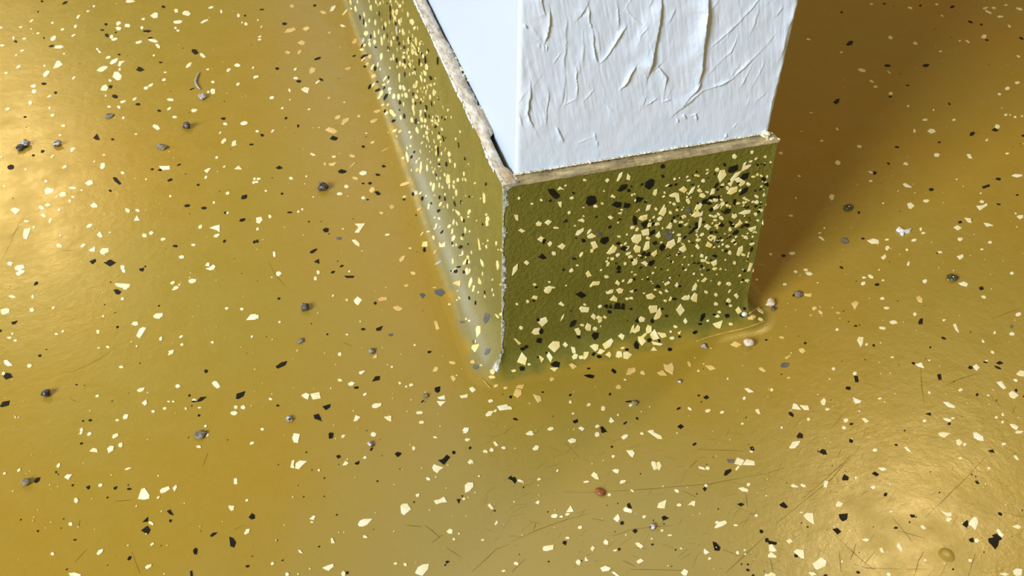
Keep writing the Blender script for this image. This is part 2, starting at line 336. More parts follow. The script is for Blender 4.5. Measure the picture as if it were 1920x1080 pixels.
# Flakes: centre x y, length, width, tilt (quarter photo pixels inside a 480x270 tile); longer rows are outlines x y x y ...
# c = cream, a = amber (sunk deeper in the resin), k = black, g = grey-blue
FLAKES = {
(0,0): {'c': """975 12 80 20 0;705 48 20 14 30;660 84 28 14 10;588 126 34 22 40;237 156 38 14 35;394 172 20 16 0;565 200 28 22 45;470 222 28 20 20;155 204 34 14 0
8 208 22 16 0;235 218 14 10 0;286 250 28 12 10;102 286 26 18 90;184 290 32 12 0;402 288 52 32 35;553 266 36 14 20;442 352 88 24 5;18 342 36 16 -5;168 380 34 14 15
122 414 20 14 40;400 512 425 460 445 455 470 485 440 505;350 553 66 38 40;138 502 34 22 25;48 549 28 20 15;334 494 20 16 0;482 404 18 12 0;555 585 34 18 40;250 646 42 24 10
257 688 38 34 0;227 770 32 28 90;56 818 36 20 15;370 724 38 16 25;373 812 24 20 90;395 866 34 20 20;475 944 36 16 0;450 1014 24 16 0;197 1070 38 24 30
1128 118 1160 95 1184 98 1182 130 1155 136;1075 143 28 16 0;890 176 40 30 10;955 193 52 30 -5;888 214 52 26 -5;838 276 30 24 40;860 294 46 20 10;1040 318 56 20 15
1148 305 76 22 -15;1185 345 42 24 -35;1065 209 28 22 -20;1322 80 36 30 0;1396 99 64 36 -5;1336 164 72 24 5;1535 160 64 18 20;1585 57 40 18 10;1660 88 32 18 100
1789 118 30 24 -50;1846 180 28 22 -20;1816 170 16 12 0;1316 210 20 18 0;1336 230 26 14 0;1417 487 60 26 40;1522 418 50 22 -35;1155 416 20 14 0;1780 490 46 24 -5
1715 527 36 24 30;1560 520 28 12 5;1898 508 22 14 30;1912 580 24 20 40;812 430 42 20 20;855 460 70 34 35;885 492 893 462 940 457 915 478 903 497;768 517 84 34 20
898 521 26 20 40;845 575 858 540 885 538 915 570 905 595 878 602;826 605 28 18 -20;730 370 24 14 -30;746 388 28 14 -40;755 675 765 650 795 635 812 660 800 680;1230 598 34 22 0
1240 543 24 10 0;1133 640 46 18 30;1095 662 40 22 5;1598 614 30 20 -10;1785 632 32 20 40;1577 680 1590 665 1614 672 1612 700 1588 706;1562 690 20 16 0;1278 748 50 20 -5
1012 742 38 18 30;922 764 50 16 15;892 804 32 18 -40;820 801 30 14 0;1270 815 36 20 40;1455 829 52 24 5;1310 878 34 20 0;926 883 20 18 90;1172 952 60 34 -35;1020 1006 24 12 0
1690 930 32 22 -10;1832 925 60 28 5;1652 998 24 12 50;1678 1058 52 28 40;1755 1072 46 24 45;795 720 20 14 90""",
'k': """315 10 26 16 0;487 22 46 18 25;117 312 28 20 0;385 346 38 16 10;330 284 16 14 0;1226 52 28 20 -20;795 184 26 22 0;768 226 36 12 0;800 266 34 24 -30;1102 234 66 20 0
1128 285 34 12 5;1462 390 54 36 -25;893 409 26 14 0;1022 525 1040 500 1062 510 1082 525 1050 538;1203 469 30 12 0;328 628 40 18 0;830 652 36 24 0;862 724 42 26 -10;1034 783 40 18 0
1194 832 32 18 0;1675 890 48 18 5;700 1035 728 1005 748 1050 720 1048;845 1046 24 14 0;868 244 16 12 0;416 695 24 20 0;188 878 26 12 15;285 88 14 12 0;1440 668 44 10 20;1838 118 16 14 0"""},
(1,0): {'c': """30 275 28 12 10;28 297 28 14 5;42 200 22 10 50;295 520 30 16 40;298 586 38 18 -5;340 670 365 655 402 662 388 698 358 685;120 733 34 22 15;198 812 22 16 20;10 575 22 18 30
463 615 44 14 30;252 678 30 16 -60;125 985 38 16 40;15 152 14 12 0;398 820 22 12 20;255 748 12 10 0;828 1000 16 12 0;10 985 26 16 0""",
'a': """270 45 34 22 -10;214 245 235 220 290 208 298 225 262 240;378 215 54 34 10;316 320 345 302 372 322 360 335 330 333;240 393 44 24 -15;328 390 40 22 25;502 92 50 22 -20;402 525 415 505 445 515 440 540 405 556
690 515 40 18 5;548 735 24 14 10;612 880 46 24 15;640 930 655 895 702 885 690 910 660 934;520 975 545 955 585 965 612 985 590 1003 550 990;553 245 26 14 10;663 768 22 14 10;772 872 30 18 0
875 1068 34 18 10;885 905 60 22 15;912 835 50 22 15""",
'k': """43 72 38 10 0;212 180 42 20 0;158 515 28 20 0;462 440 50 18 20;322 610 42 24 0;490 598 36 16 -30;224 888 20 24 0;316 945 18 24 0;45 1015 32 22 -10;555 1040 575 1018 615 1035 600 1053 570 1050;440 42 26 18 0"""},
(3,0): {'a': """302 297 38 16 -5;775 32 28 14 10;1066 61 40 18 -15;1264 33 30 16 0;1305 120 30 14 -25;918 284 36 28 0;1104 327 38 24 -5;549 393 30 14 15;672 518 700 515 732 528 725 545 690 538
1293 386 30 14 0;1438 307 20 12 0;1497 312 38 14 -35;776 612 44 16 -30;805 652 34 20 10;908 545 38 14 -40;920 703 38 26 -5;1240 826 18 14 50;1050 796 16 22 90;1178 899 40 16 0
1395 899 30 16 0;518 970 34 20 -50;402 1057 26 16 0;1640 1052 22 14 0;1098 982 28 20 90;1196 985 1215 967 1245 972 1257 990 1225 1002;322 847 30 8 0;250 987 24 6 0""",
'c': """1630 62 46 14 10;1650 90 70 16 -25;1692 60 36 18 -5;1742 126 52 16 0;1783 40 28 12 0;1884 68 54 20 -15;1810 197 34 16 -35;1618 275 46 30 10;1878 423 28 14 -20;1872 620 40 24 0
1797 664 40 28 10;1735 707 30 16 -15;1783 862 30 18 0;1853 877 24 14 -20;1905 872 16 12 0;1815 862 14 10 -40;1720 950 40 32 -30""",
'k': """872 28 28 12 -5;1142 42 24 14 0;1382 52 34 22 10;1516 165 46 16 -20;1600 184 32 14 -20;585 335 610 308 640 310 630 335 600 342;1640 301 34 14 0;1900 288 38 16 -25;898 493 54 18 0
1158 490 1185 480 1212 484 1195 502 1170 502;490 765 515 745 537 742 530 770 508 782;1048 640 28 10 0;1360 780 24 14 -50;1675 975 1700 962 1730 978 1705 988;1530 1005 46 28 35;1912 1018 24 18 0;918 725 26 12 0;552 92 22 14 0;1285 1068 24 12 0"""},
(0,1): {'c': """545 42 48 28 40;395 95 34 16 40;487 172 42 22 20;772 164 54 36 50;780 82 24 12 0;708 132 20 12 20;192 192 18 16 0;920 217 28 18 -10;345 280 26 22 80;640 295 665 275 692 275 698 300 665 312
335 345 355 328 403 338 400 360 370 372 342 378;443 382 462 360 490 363 497 388 462 398;424 395 26 14 50;545 330 60 16 0;547 398 32 14 -15;525 430 28 18 -40;613 348 20 12 0;680 460 705 440 732 460 728 475 690 475
312 478 46 28 -25;358 457 44 24 0;446 493 30 20 20;80 492 110 478 155 495 118 528;328 537 44 26 -20;377 574 40 24 70;198 580 44 16 0;173 680 182 640 232 634 222 665 203 712 178 706;255 626 24 20 40
452 688 18 14 90;445 762 46 28 -20;672 614 48 30 20;728 682 750 655 770 695 752 703;624 762 40 22 30;667 797 714 769 712 805 690 808;750 805 770 783 812 783 815 808 780 828 758 824
1195 168 1272 166 1274 190 1215 195;1626 101 24 18 30;1532 200 1560 184 1583 182 1555 217;1544 250 30 18 40;1760 188 1790 163 1815 190;1683 170 22 12 20;1910 262 26 22 90;1905 288 32 20 10;1707 370 32 24 20;1605 440 22 18 90
958 499 42 30 -25;1032 498 34 18 -20;1006 575 1028 537 1046 573;1083 688 40 32 -10;1135 669 36 26 10;1224 716 50 22 15;1503 622 34 24 40;1575 630 1605 618 1648 608 1647 662 1625 645;1625 690 52 26 25;1710 518 20 16 0
1452 757 36 16 0;1362 848 42 26 5;1540 912 1555 890 1572 895 1570 918;1545 935 1570 930 1600 905 1617 920 1605 940 1580 947;1443 1027 62 34 10;1296 1042 42 22 20;1322 1074 44 14 10;75 898 48 32 0
110 930 130 912 175 908 187 930 150 946 118 946;120 970 145 948 185 948 182 965 150 985 130 986;920 926 36 36 0;928 952 34 26 0;866 1045 880 1046 975 1052 968 1076 905 1076 870 1062;1097 265 16 12 0;1278 392 20 16 0;825 664 16 12 0;1756 5 46 18 15;12 96 20 14 0;32 316 24 14 0;1345 1055 20 14 0""",
'k': """320 55 34 24 30;82 173 50 38 10;845 252 870 250 910 298 895 305 860 280;828 351 30 18 0;1275 271 42 20 20;1200 195 32 16 5;1142 190 24 16 10;1344 157 34 12 20;1486 307 18 24 90;1403 463 46 20 5;1530 481 40 22 5
1832 397 56 32 20;1818 570 52 24 20;1688 516 18 18 0;1683 731 26 18 50;1316 766 40 18 0;672 882 715 863 720 878 695 902;780 890 828 868 868 890 825 918;1042 938 1080 930 1072 957 1050 950;270 1047 44 22 35;250 86 24 14 20;1885 5 40 14 0;1908 735 30 24 30;1090 918 14 12 0"""},
(1,1): {'c': """428 80 44 18 -25;585 95 34 18 0;804 218 54 34 5;262 257 32 22 -20;630 374 44 24 5;678 319 44 26 -10;104 544 28 24 0;75 352 24 14 0;348 490 18 16 0;318 508 20 16 0;2 555 40 548 50 570 30 595 5 590
742 600 818 598 775 662 742 662 770 625;720 722 745 718 775 745 776 768 745 752;137 828 54 20 95;170 973 46 32 0;466 962 30 32 0;446 1010 38 22 95;700 956 18 14 0;12 638 24 24 0;120 1000 12 10 0;806 404 34 20 0
985 681 38 16 5;378 243 16 14 0;20 262 34 16 0;8 285 22 16 0;430 398 14 10 0""",
'a': """722 90 48 24 -5;520 152 30 22 -40;545 148 605 138 585 162 555 162;722 162 60 10 45;746 258 52 20 -10;850 350 865 325 890 328 892 350 868 368;1000 470 1020 452 1042 475 1020 490;940 517 34 20 -20;1075 865 1100 840 1120 840 1110 870 1085 888
1183 970 48 24 -15;1130 1062 40 18 5;654 637 24 18 0;970 44 80 8 25""",
'k': """148 180 175 163 200 182 170 190;615 205 640 190 680 205 660 222 625 218;912 232 44 16 0;855 295 30 18 5;802 297 22 12 0;890 360 915 355 935 378 910 385;252 514 44 12 0;500 645 520 630 545 635 540 660 515 662;430 804 64 22 28
435 885 470 862 475 898;576 962 34 20 20;642 916 34 16 25;663 990 735 990 730 1004 680 1004;195 374 22 16 0;10 730 24 28 0;838 418 20 12 0;396 583 14 10 0;805 20 30 20 0;958 168 36 18 0""",
'g': """622 708 44 22 0"""},
(3,1): {'c': """1268 82 50 30 0;1490 78 1515 78 1530 108 1505 105;1032 150 44 24 -10;1828 238 1850 226 1905 230 1908 240 1870 250;1010 300 1030 295 1078 325 1030 322;1044 448 1070 440 1098 465 1075 485 1055 480;1188 427 44 22 0
1564 465 1608 462 1640 445 1645 460 1590 498;1603 432 38 20 -10;1475 555 1520 560 1525 590 1500 585;1392 625 1420 610 1452 630 1425 647;1618 592 1650 595 1690 612 1640 620;1890 546 50 32 10;1443 714 44 28 -5;1665 738 34 20 0
745 725 790 710 828 722 832 745 780 748;893 718 34 14 0;1095 722 44 20 10;895 780 36 34 0;848 850 880 828 886 852 868 868;1042 793 22 18 0;1052 898 36 20 75;1288 813 40 22 0;1418 843 1462 828 1465 850 1440 868;1828 970 34 22 0
1176 1030 34 34 0;1430 1045 1470 1032 1500 1050 1490 1068 1450 1060;715 1046 38 28 10;770 995 44 22 -30;720 1002 34 14 0;863 1022 22 12 0;1145 640 28 20 90;1165 668 34 14 0;1795 72 30 12 0;1604 790 26 12 0;1855 520 12 10 0;833 945 12 10 0;1595 370 16 12 0;1415 265 14 12 0""",
'a': """685 20 40 24 0;500 140 520 120 545 138 535 158 515 158;768 212 44 12 -20;770 278 28 14 0;232 242 30 12 -10;170 540 36 18 -5;208 408 18 14 -50;455 400 470 378 496 385 492 415 475 425;390 668 26 10 0;400 708 52 18 -35;422 632 18 12 30
284 945 38 24 0;308 973 52 24 -10;206 958 28 20 -10;180 822 50 26 0;864 445 18 12 0;95 70 30 30 0;20 828 30 20 0;125 1052 30 18 0""",
'k': """968 24 36 16 -10;904 147 26 14 -35;1606 320 1660 302 1664 318 1615 335;1726 264 40 22 0;1224 342 40 24 -5;1728 453 34 14 -15;681 516 24 20 70;1440 587 32 18 0;1280 816 40 20 0;818 1055 40 22 0;550 928 32 14 -30;1868 384 22 12 0;1600 1076 36 10 0;118 838 36 18 0;712 710 28 14 0;800 218 38 26 0""",
'g': """578 726 52 52 0"""},
(0,2): {'c': """92 66 52 20 -10;245 66 28 20 90;5 165 45 152 72 160 68 185 30 200 10 192;241 165 42 32 0;401 150 30 18 30;776 212 24 16 0;920 82 28 22 30;940 5 40 18 0;1316 6 50 18 15;1150 210 1170 193 1222 190 1220 210 1195 230 1160 226;1015 267 52 32 0
1024 358 1045 310 1070 295 1098 300 1065 355 1050 376;735 329 30 34 0;424 346 28 14 0;472 327 22 18 20;94 344 20 16 0;70 374 38 18 0;116 395 28 14 0;1207 381 28 32 0;1358 366 32 18 15;1365 426 26 20 0;1260 508 1272 472 1306 466 1298 492
1594 409 20 24 90;1814 159 26 24 0;1700 153 28 18 0;1848 240 1880 200 1918 196 1918 236;30 545 55 542 94 580 62 586 35 570;223 585 42 28 0;910 593 34 20 0;810 444 32 18 -25;740 450 22 12 0;1028 768 1045 755 1088 748 1075 772 1045 782
1333 736 38 26 0;1590 712 1608 697 1630 705 1652 740 1632 754 1605 735;1065 862 1098 838 1104 870 1088 884;730 811 32 18 15;1458 841 34 20 0;922 970 935 948 964 950 955 978 930 986;1151 926 32 20 10;1236 904 30 20 10;880 992 30 16 0;1266 852 24 12 0
1300 852 24 14 0;1394 905 18 18 0;1498 898 30 12 0;1756 940 62 32 5;1770 895 32 26 0;1822 895 42 30 0;1542 1036 20 18 0;612 1066 30 34 0;28 642 30 22 20;1890 365 22 14 50;1026 438 14 14 0;115 968 30 10 -50""",
'k': """852 15 880 10 908 30 895 48 870 45;85 258 132 246 115 270 92 272;4 322 16 18 0;25 665 45 638 75 642 95 668 45 686;0 888 20 855 72 846 65 880 15 894;299 509 26 18 0;880 294 20 18 0;1546 624 28 28 0;1480 845 1505 820 1550 818 1510 848 1485 853;1455 852 44 12 0
1770 830 1775 795 1838 775 1825 812 1790 832;1420 807 20 18 40;676 993 26 16 0;622 998 14 14 0;1492 956 20 16 0;1192 134 18 12 0;573 726 18 10 0"""},
(1,2): {'c': """735 92 762 64 795 90 768 130 742 112;578 60 22 14 50;682 90 22 14 -20;8 218 30 32 0;178 256 20 16 0;628 496 26 26 0;1190 428 18 16 0;1020 592 22 18 0;342 805 375 788 402 800 390 836 360 822;410 795 475 782 485 826 428 836;110 834 32 18 0
48 1060 26 24 0;630 692 38 20 -10;690 718 715 703 742 712 725 732 700 732;795 632 52 24 20;872 880 890 868 942 866 938 885 905 900 875 898;732 1000 748 955 785 970 760 995;962 968 1015 960 1015 1000 990 992;1228 936 58 26 0;1242 1008 42 22 0
818 798 34 16 30;1128 740 18 16 0;1166 728 34 22 10;1080 714 18 26 90;1362 822 1415 805 1418 834 1380 834;1358 850 1424 852 1385 888;1530 810 1590 798 1585 820 1545 826;1600 752 1625 742 1650 765 1625 784 1610 770;1722 950 1745 925 1782 925 1765 955 1735 964
1810 888 1885 873 1890 910 1830 918;1900 900 28 46 90;1795 922 26 18 30;1762 848 40 24 -5;1548 1072 1562 1048 1598 1050 1590 1078;683 350 20 12 0;782 252 12 12 0""",
'a': """916 85 940 70 985 72 980 90 930 97;1030 145 1065 135 1102 155 1080 172 1045 162;1335 248 1360 250 1375 305 1352 312;1452 124 26 18 0;1475 560 56 20 -10;1325 625 1345 588 1370 598 1358 625;1460 665 1480 655 1502 682 1482 704;1800 735 42 20 20;1772 668 60 26 -5;1628 555 28 40 90
1775 630 44 42 60;895 515 38 20 25;1872 750 34 18 0;310 470 26 14 20;1690 580 14 26 90""",
'k': """148 590 190 560 232 550 218 580 165 604;500 890 555 872 555 895 525 916;432 955 468 945 496 998 440 980;900 305 950 285 935 318 905 322;802 310 34 18 0;872 700 895 665 928 662 925 690 885 698;752 748 38 20 0;1300 480 18 28 100;1340 750 1380 738 1378 775 1362 787 1342 775;534 348 18 16 0
1910 818 22 28 0;172 80 26 18 0;895 115 22 22 0;1250 850 30 12 40;163 882 22 16 0""",
'g': """1338 20 1390 5 1420 35 1385 65 1345 45;1225 45 1250 38 1272 52 1250 80;868 480 34 60 70;1010 352 22 42 100;1705 240 1722 188 1755 200 1745 240 1720 268;1712 495 1730 455 1758 455 1750 485 1720 504;1545 255 40 16 0;1630 402 26 30 0;1650 590 46 36 0"""},
(2,2): {'a': """858 650 870 605 925 598 928 625 890 648;428 575 450 565 488 590 460 608;980 636 44 26 -25;1138 570 1165 580 1200 562 1215 600 1205 648 1150 615;1090 635 1130 618 1162 655 1115 656;1330 570 44 26 -60;1450 582 1495 582 1528 605 1490 618;1878 612 60 28 -30;1320 600 1 1 0
300 682 34 30 0;12 800 30 755 72 765 70 800 45 822;30 745 50 728 95 728 80 755;160 798 215 815 222 845 195 860 175 830;1640 425 1670 400 1722 425 1685 446;1800 220 66 36 20;800 742 44 38 0""",
'c': """1745 755 1770 752 1812 780 1775 784;1742 828 24 26 0;1332 905 38 16 -40;1470 920 44 26 20;1575 932 34 20 10;1824 915 1850 908 1862 945 1840 940;684 902 36 36 0;438 855 24 22 0;578 875 34 20 10;728 1000 740 968 768 1000 745 1012;640 1038 36 22 20;498 1050 520 1040 545 1056 530 1072
288 1056 50 26 5;1040 1075 50 18 5;890 878 24 22 0;1398 622 20 14 0;458 942 20 14 0;848 688 22 12 0;1728 1018 26 16 0;1618 680 14 14 0;140 1078 36 10 0;796 952 16 14 0""",
'k': """540 655 580 650 618 660 605 678 570 672;574 606 26 14 0;1240 1040 1265 1022 1288 1042 1265 1058;455 1000 490 985 492 1008 468 1016;1434 820 1460 805 1478 825 1455 836;1400 808 20 12 0;848 1014 32 14 40;662 1042 680 1040 712 1080 672 1080;436 804 18 16 0;1184 462 36 26 0;1250 905 34 14 20;938 980 24 14 -40
885 852 80 10 5;762 625 46 28 -50;734 798 16 18 0;1906 390 24 10 0;230 782 22 10 0;25 985 40 16 -20"""},
(3,2): {'a': """235 30 280 45 332 42 320 65 285 60;348 152 40 28 20;395 182 40 20 -40;626 115 655 98 682 110 652 162;105 372 44 16 -15;232 460 260 452 282 475 262 490 240 478;128 520 170 500 168 515 140 535;1112 70 1135 58 1158 85 1155 110 1125 100;525 187 36 16 0;155 674 36 14 0;322 205 16 14 0""",
'c': """858 79 34 20 0;892 151 48 18 -5;1102 197 28 26 -40;1618 68 40 22 -25;1321 241 26 18 0;1388 275 1408 268 1432 335 1405 312;940 258 54 28 0;858 300 50 20 -10;518 312 22 26 90;668 390 680 368 715 370 712 410 695 445 682 415;738 423 22 20 0;1878 198 48 28 10;1700 335 24 20 50;1830 345 46 22 0;1612 400 28 16 -50
1684 482 34 18 -35;492 606 32 24 0;652 642 34 30 0;1108 572 1150 560 1170 600 1130 590;1535 590 1562 572 1588 598 1565 620;1638 548 28 14 0;1862 645 1888 620 1918 625 1918 662 1885 658;1857 692 34 20 -20;1716 708 1750 700 1785 750 1765 758 1735 730;1806 790 1830 772 1880 805 1850 830 1818 818;1444 765 32 22 15
1210 785 26 18 -50;638 822 700 848 690 862 655 866;395 850 420 825 435 850 425 878 405 875;447 910 34 16 0;180 905 190 868 215 872 245 912;240 880 300 885 308 915 272 912;28 764 28 26 0;1315 855 1350 858 1405 890 1395 900 1350 890;838 830 34 12 10;704 980 725 975 758 1000 735 1014;585 992 36 30 0;570 1048 34 22 -20
304 985 24 20 -40;1173 995 28 26 0;1345 988 58 22 -15;1386 976 26 14 0;1712 970 22 18 0;1760 950 26 16 -60;1760 1006 24 22 0;1815 1020 1850 1025 1878 1045 1865 1065 1830 1045;1890 1076 60 12 0;102 1048 18 14 0;1652 806 24 14 0;932 520 26 12 0;685 925 14 14 0;1210 543 20 10 0""",
'k': """1600 6 36 22 -10;1125 260 1140 232 1160 230 1158 270 1135 272;1316 378 38 18 -20;658 285 26 14 0;1216 446 14 14 0;792 430 24 18 -40;1090 566 28 20 -30;1520 597 38 26 0;1630 557 36 12 -5;1710 563 1735 550 1764 565 1735 575;1724 598 56 16 -25;1268 650 1295 645 1302 685 1280 690;645 660 672 662 680 705 655 706;602 752 44 28 -20
1860 768 26 24 30;1567 801 24 22 0;1182 945 1218 935 1222 958;175 948 50 24 -45;625 1021 30 14 0;1358 1020 28 18 0;200 52 36 30 0;278 414 22 16 0""",
'g': """125 580 74 40 5;1828 290 28 28 0"""},
(0,3): {'c': """608 8 26 18 60;672 15 42 24 20;842 42 850 20 885 10 888 30 855 50;672 145 700 120 728 128 732 152;805 125 830 105 855 108 850 138 815 160;904 98 30 36 90;1550 20 26 36 90;1492 110 38 20 -5;1890 84 36 18 20;36 311 26 16 30;143 287 38 18 40;441 252 38 22 50;484 340 505 320 542 320 515 358;754 400 26 34 110
958 277 54 14 15;1036 500 1060 430 1085 420 1122 475 1118 498 1080 506;1200 440 1215 425 1265 408 1275 428 1240 452 1208 460;1296 420 1322 396 1328 415 1310 448;1188 492 28 18 40;558 500 575 494 590 515 578 534 558 525;530 692 30 32 0;394 915 30 24 0;725 915 742 888 775 878 770 900 745 922;1135 685 48 20 -25;1143 841 36 18 35
1090 1015 1105 1000 1138 992 1135 1010 1105 1030;516 1060 560 1055 610 1070 600 1080 530 1080;1755 350 1778 348 1780 390 1755 388;1715 552 1758 556 1752 585 1735 592 1718 572;1853 513 26 16 0;1832 762 1850 730 1875 728 1868 755 1840 770""",
'k': """255 370 275 346 300 342 292 370 270 384;610 87 24 14 15;420 302 16 14 0;545 400 18 14 40;645 412 675 402 672 425 660 432;852 418 878 408 870 430 855 432;970 428 14 36 90;806 493 18 12 20;1252 595 1275 582 1302 625 1275 618;1070 675 1110 638 1108 672;1060 738 1105 705 1127 735 1112 766 1085 755;1278 667 22 20 0
1575 780 1595 758 1628 755 1615 770 1590 786;1720 788 1750 800 1768 830 1755 866 1728 855;1865 640 1890 610 1910 625 1910 650 1885 655;1448 890 1465 870 1480 880 1475 918 1455 915;955 955 968 932 986 935 980 955 965 963;1426 1045 1440 1040 1446 1080 1428 1080;1856 1008 32 18 0;284 744 16 14 0;562 810 12 24 90"""},
(1,3): {'c': """272 45 285 10 330 18 315 80 285 76;654 32 38 22 35;882 18 44 40 0;260 265 270 215 290 212 282 250 288 270;295 270 300 235 330 215 384 220 350 250 325 278;650 250 672 217 696 235 680 248;816 192 32 20 20;472 288 18 18 0;1184 122 30 30 0;1344 40 34 14 -10;1588 58 42 22 10;1570 4 38 10 0;1798 90 1 1 0
1780 78 1795 72 1818 100 1800 108;1722 146 40 24 0;1769 134 28 36 90;1858 118 34 20 -15;1588 228 1608 205 1632 222 1610 242;1323 265 1335 243 1365 255 1405 268 1380 285 1362 308 1335 290;1292 352 34 24 -20;1568 400 1590 380 1628 382 1632 410 1605 440 1570 455;1212 475 26 32 110;1337 515 1380 505 1410 486 1432 525 1390 530 1355 542
1085 555 1100 540 1135 538 1162 580 1112 622 1090 605;1560 502 26 16 0;1738 550 1755 535 1783 575 1765 580;767 690 780 665 810 653 872 652 835 695 800 708 772 704;403 652 430 628 447 632 435 658;420 676 24 14 0;818 786 36 18 -15;562 800 575 795 590 832 566 834;332 897 44 16 -40;124 987 24 26 0
1430 745 1455 725 1475 735 1472 760 1450 762;1486 804 26 16 10;1804 682 40 20 55;502 1018 545 1000 580 990 583 1010 548 1040 520 1030;235 1068 32 28 0;640 1060 655 1042 672 1055 668 1078 645 1078;1047 987 18 32 90;1120 994 26 28 60;1195 1055 1215 1015 1250 995 1298 990 1290 1030 1250 1076 1215 1066;1858 1042 34 16 5;1702 810 24 14 0;1673 332 16 12 0;1523 763 14 12 0""",
'k': """544 15 555 5 580 10 575 45 548 50;600 180 625 172 636 190 615 200;738 235 775 217 772 240 755 246;1040 165 1060 150 1092 160 1078 178 1062 188;1368 212 1400 205 1430 172 1455 190 1410 246;1484 155 26 26 60;1505 505 1533 505 1520 538;1890 350 1910 330 1920 340 1920 362;684 1058 26 20 0;1435 975 34 18 10;1605 120 22 20 0;910 370 14 12 0;865 130 30 16 45;1790 592 14 12 0"""},
(2,3): {'c': """137 13 60 26 -5;155 125 180 100 204 108 195 132 168 138;420 62 450 48 483 58 475 76 440 84;640 18 36 40 0;820 40 840 22 870 20 865 40 840 56;975 12 34 18 -10;1025 0 1060 2 1120 30 1126 52 1095 50;860 140 905 138 920 160 905 190 885 175;753 288 775 278 804 285 795 310 775 305;1045 235 1050 220 1075 225 1090 275 1065 285
1085 230 1105 222 1122 255 1105 288 1090 270;595 325 612 300 640 318 650 355 625 350;558 374 40 18 5;808 380 820 362 855 362 848 378 820 388;204 354 30 20 0;341 292 26 14 60;176 530 195 515 208 520 200 542;760 184 24 22 0;62 366 54 18 -10;730 472 22 28 90;902 441 36 14 -35;835 580 850 562 902 588 895 606 845 596
408 600 440 552 462 595 440 600;418 618 40 18 15;320 630 50 28 5;370 635 28 14 0;762 650 795 615 810 650 795 675 775 662;992 636 28 22 20;1090 565 1100 535 1158 510 1145 572 1110 570;1236 442 36 22 -30;1255 547 36 24 0;1318 550 1350 520 1375 520 1370 556 1345 545;1668 235 1690 192 1742 215 1720 250;1730 245 1760 205 1818 220 1820 248 1765 248
1690 272 44 20 45;1467 272 26 34 90;1422 270 54 16 -20;1455 403 28 20 0;1700 422 1730 415 1772 432 1768 448 1730 444;1774 394 30 26 40;512 716 36 24 15;418 795 34 16 0;232 870 240 858 312 848 308 880 265 892 236 888;590 875 602 855 622 868 605 895;686 825 702 806 724 825 718 844 695 842;775 888 34 14 10
925 835 950 830 985 858 970 874 945 858;935 970 965 950 988 968 950 988;1125 740 24 18 10;1185 775 34 12 0;478 975 495 955 516 970 508 998 490 992;545 960 552 932 568 965 552 970;665 1020 700 1005 742 1022 725 1040 680 1046;748 1052 765 1048 805 1080 785 1080;1520 715 1545 678 1600 665 1612 685 1580 705 1535 720;1535 676 26 16 20
1680 700 34 16 0;1833 628 18 26 90;1438 900 1442 875 1480 905 1450 920;1482 948 26 22 30;1692 906 28 28 0;1746 886 18 14 0;1268 1055 1292 1028 1322 1045 1310 1075 1290 1076;32 988 28 36 90;1268 874 20 12 0;1750 918 16 10 0;1908 1074 28 20 0;1795 148 26 12 -10""",
'k': """0 345 20 338 35 365 22 388 2 365;680 2 30 10 0;1368 93 32 18 30;748 112 18 16 0;1783 115 1805 110 1818 138 1795 138;1588 325 1600 290 1640 278 1645 295 1610 326;1430 425 1445 412 1460 428 1445 446;1690 542 1715 533 1742 545 1715 558;862 545 878 532 898 572 870 568;825 684 28 28 -40;1122 640 1140 630 1174 648 1135 664
902 740 925 728 942 742 922 762;378 835 385 818 410 822 402 850;804 880 24 20 20;1505 825 1530 832 1562 868 1555 890 1520 888;1870 747 30 26 -40;1910 812 30 30 0;1768 1036 30 18 -20;1808 1076 24 10 0;1768 994 18 12 -20;1053 845 12 22 90;274 973 14 12 0""",
'g': """1610 205 1665 205 1668 230 1625 232"""},
(3,3): {'c': """160 115 185 75 242 68 230 95 205 120 172 124;1278 8 1310 2 1366 10 1325 42 1290 30;1412 62 1435 55 1460 80 1440 102 1415 90;1474 92 28 24 0;1540 5 1565 4 1612 35 1616 66 1580 62 1545 40;1880 5 60 14 0;1768 90 34 22 -10;1842 178 1862 178 1880 210 1860 205;1022 115 1040 112 1072 150 1045 140;1443 197 28 16 -15;1657 272 22 24 0
802 136 34 24 0;828 270 870 268 892 282 860 292;659 344 20 20 0;418 385 430 368 452 372 440 415 418 410;172 402 190 390 230 415 185 414;264 402 44 22 -15;770 412 795 402 808 418 790 430;508 545 525 518 565 540 545 558 515 562;270 625 290 608 335 612 345 690 310 670 285 650;250 603 28 12 -10;924 597 30 14 0
1305 598 1340 606 1375 604 1375 632 1345 632;1356 656 44 34 0;1498 690 1540 640 1562 640 1576 680 1555 732 1530 705;1142 708 1160 698 1186 725 1165 730;1830 708 1870 695 1900 712 1880 728;1712 735 1730 728 1768 775 1755 790 1735 775;138 815 165 802 186 822 160 838;0 925 20 900 66 935 60 942 5 940
8 850 30 842 64 890 45 898 10 892;195 898 215 880 265 888 272 948 250 945;340 985 400 940 438 970 430 1005 370 1032 350 1015;706 808 735 797 762 810 740 823;835 875 855 868 870 905 848 902;965 855 980 828 1008 880 1000 900;1548 808 1565 797 1586 815 1570 830 1552 825;1516 965 30 24 -20;1838 1040 1860 1025 1905 1030 1900 1075 1865 1078 1845 1065
1740 1062 1780 1055 1808 1070 1780 1080;0 1068 25 1052 60 1070 55 1080 0 1080;305 1055 340 1052 364 1070 330 1078;1180 962 18 24 90;905 1068 34 24 -30;556 972 22 14 40""",
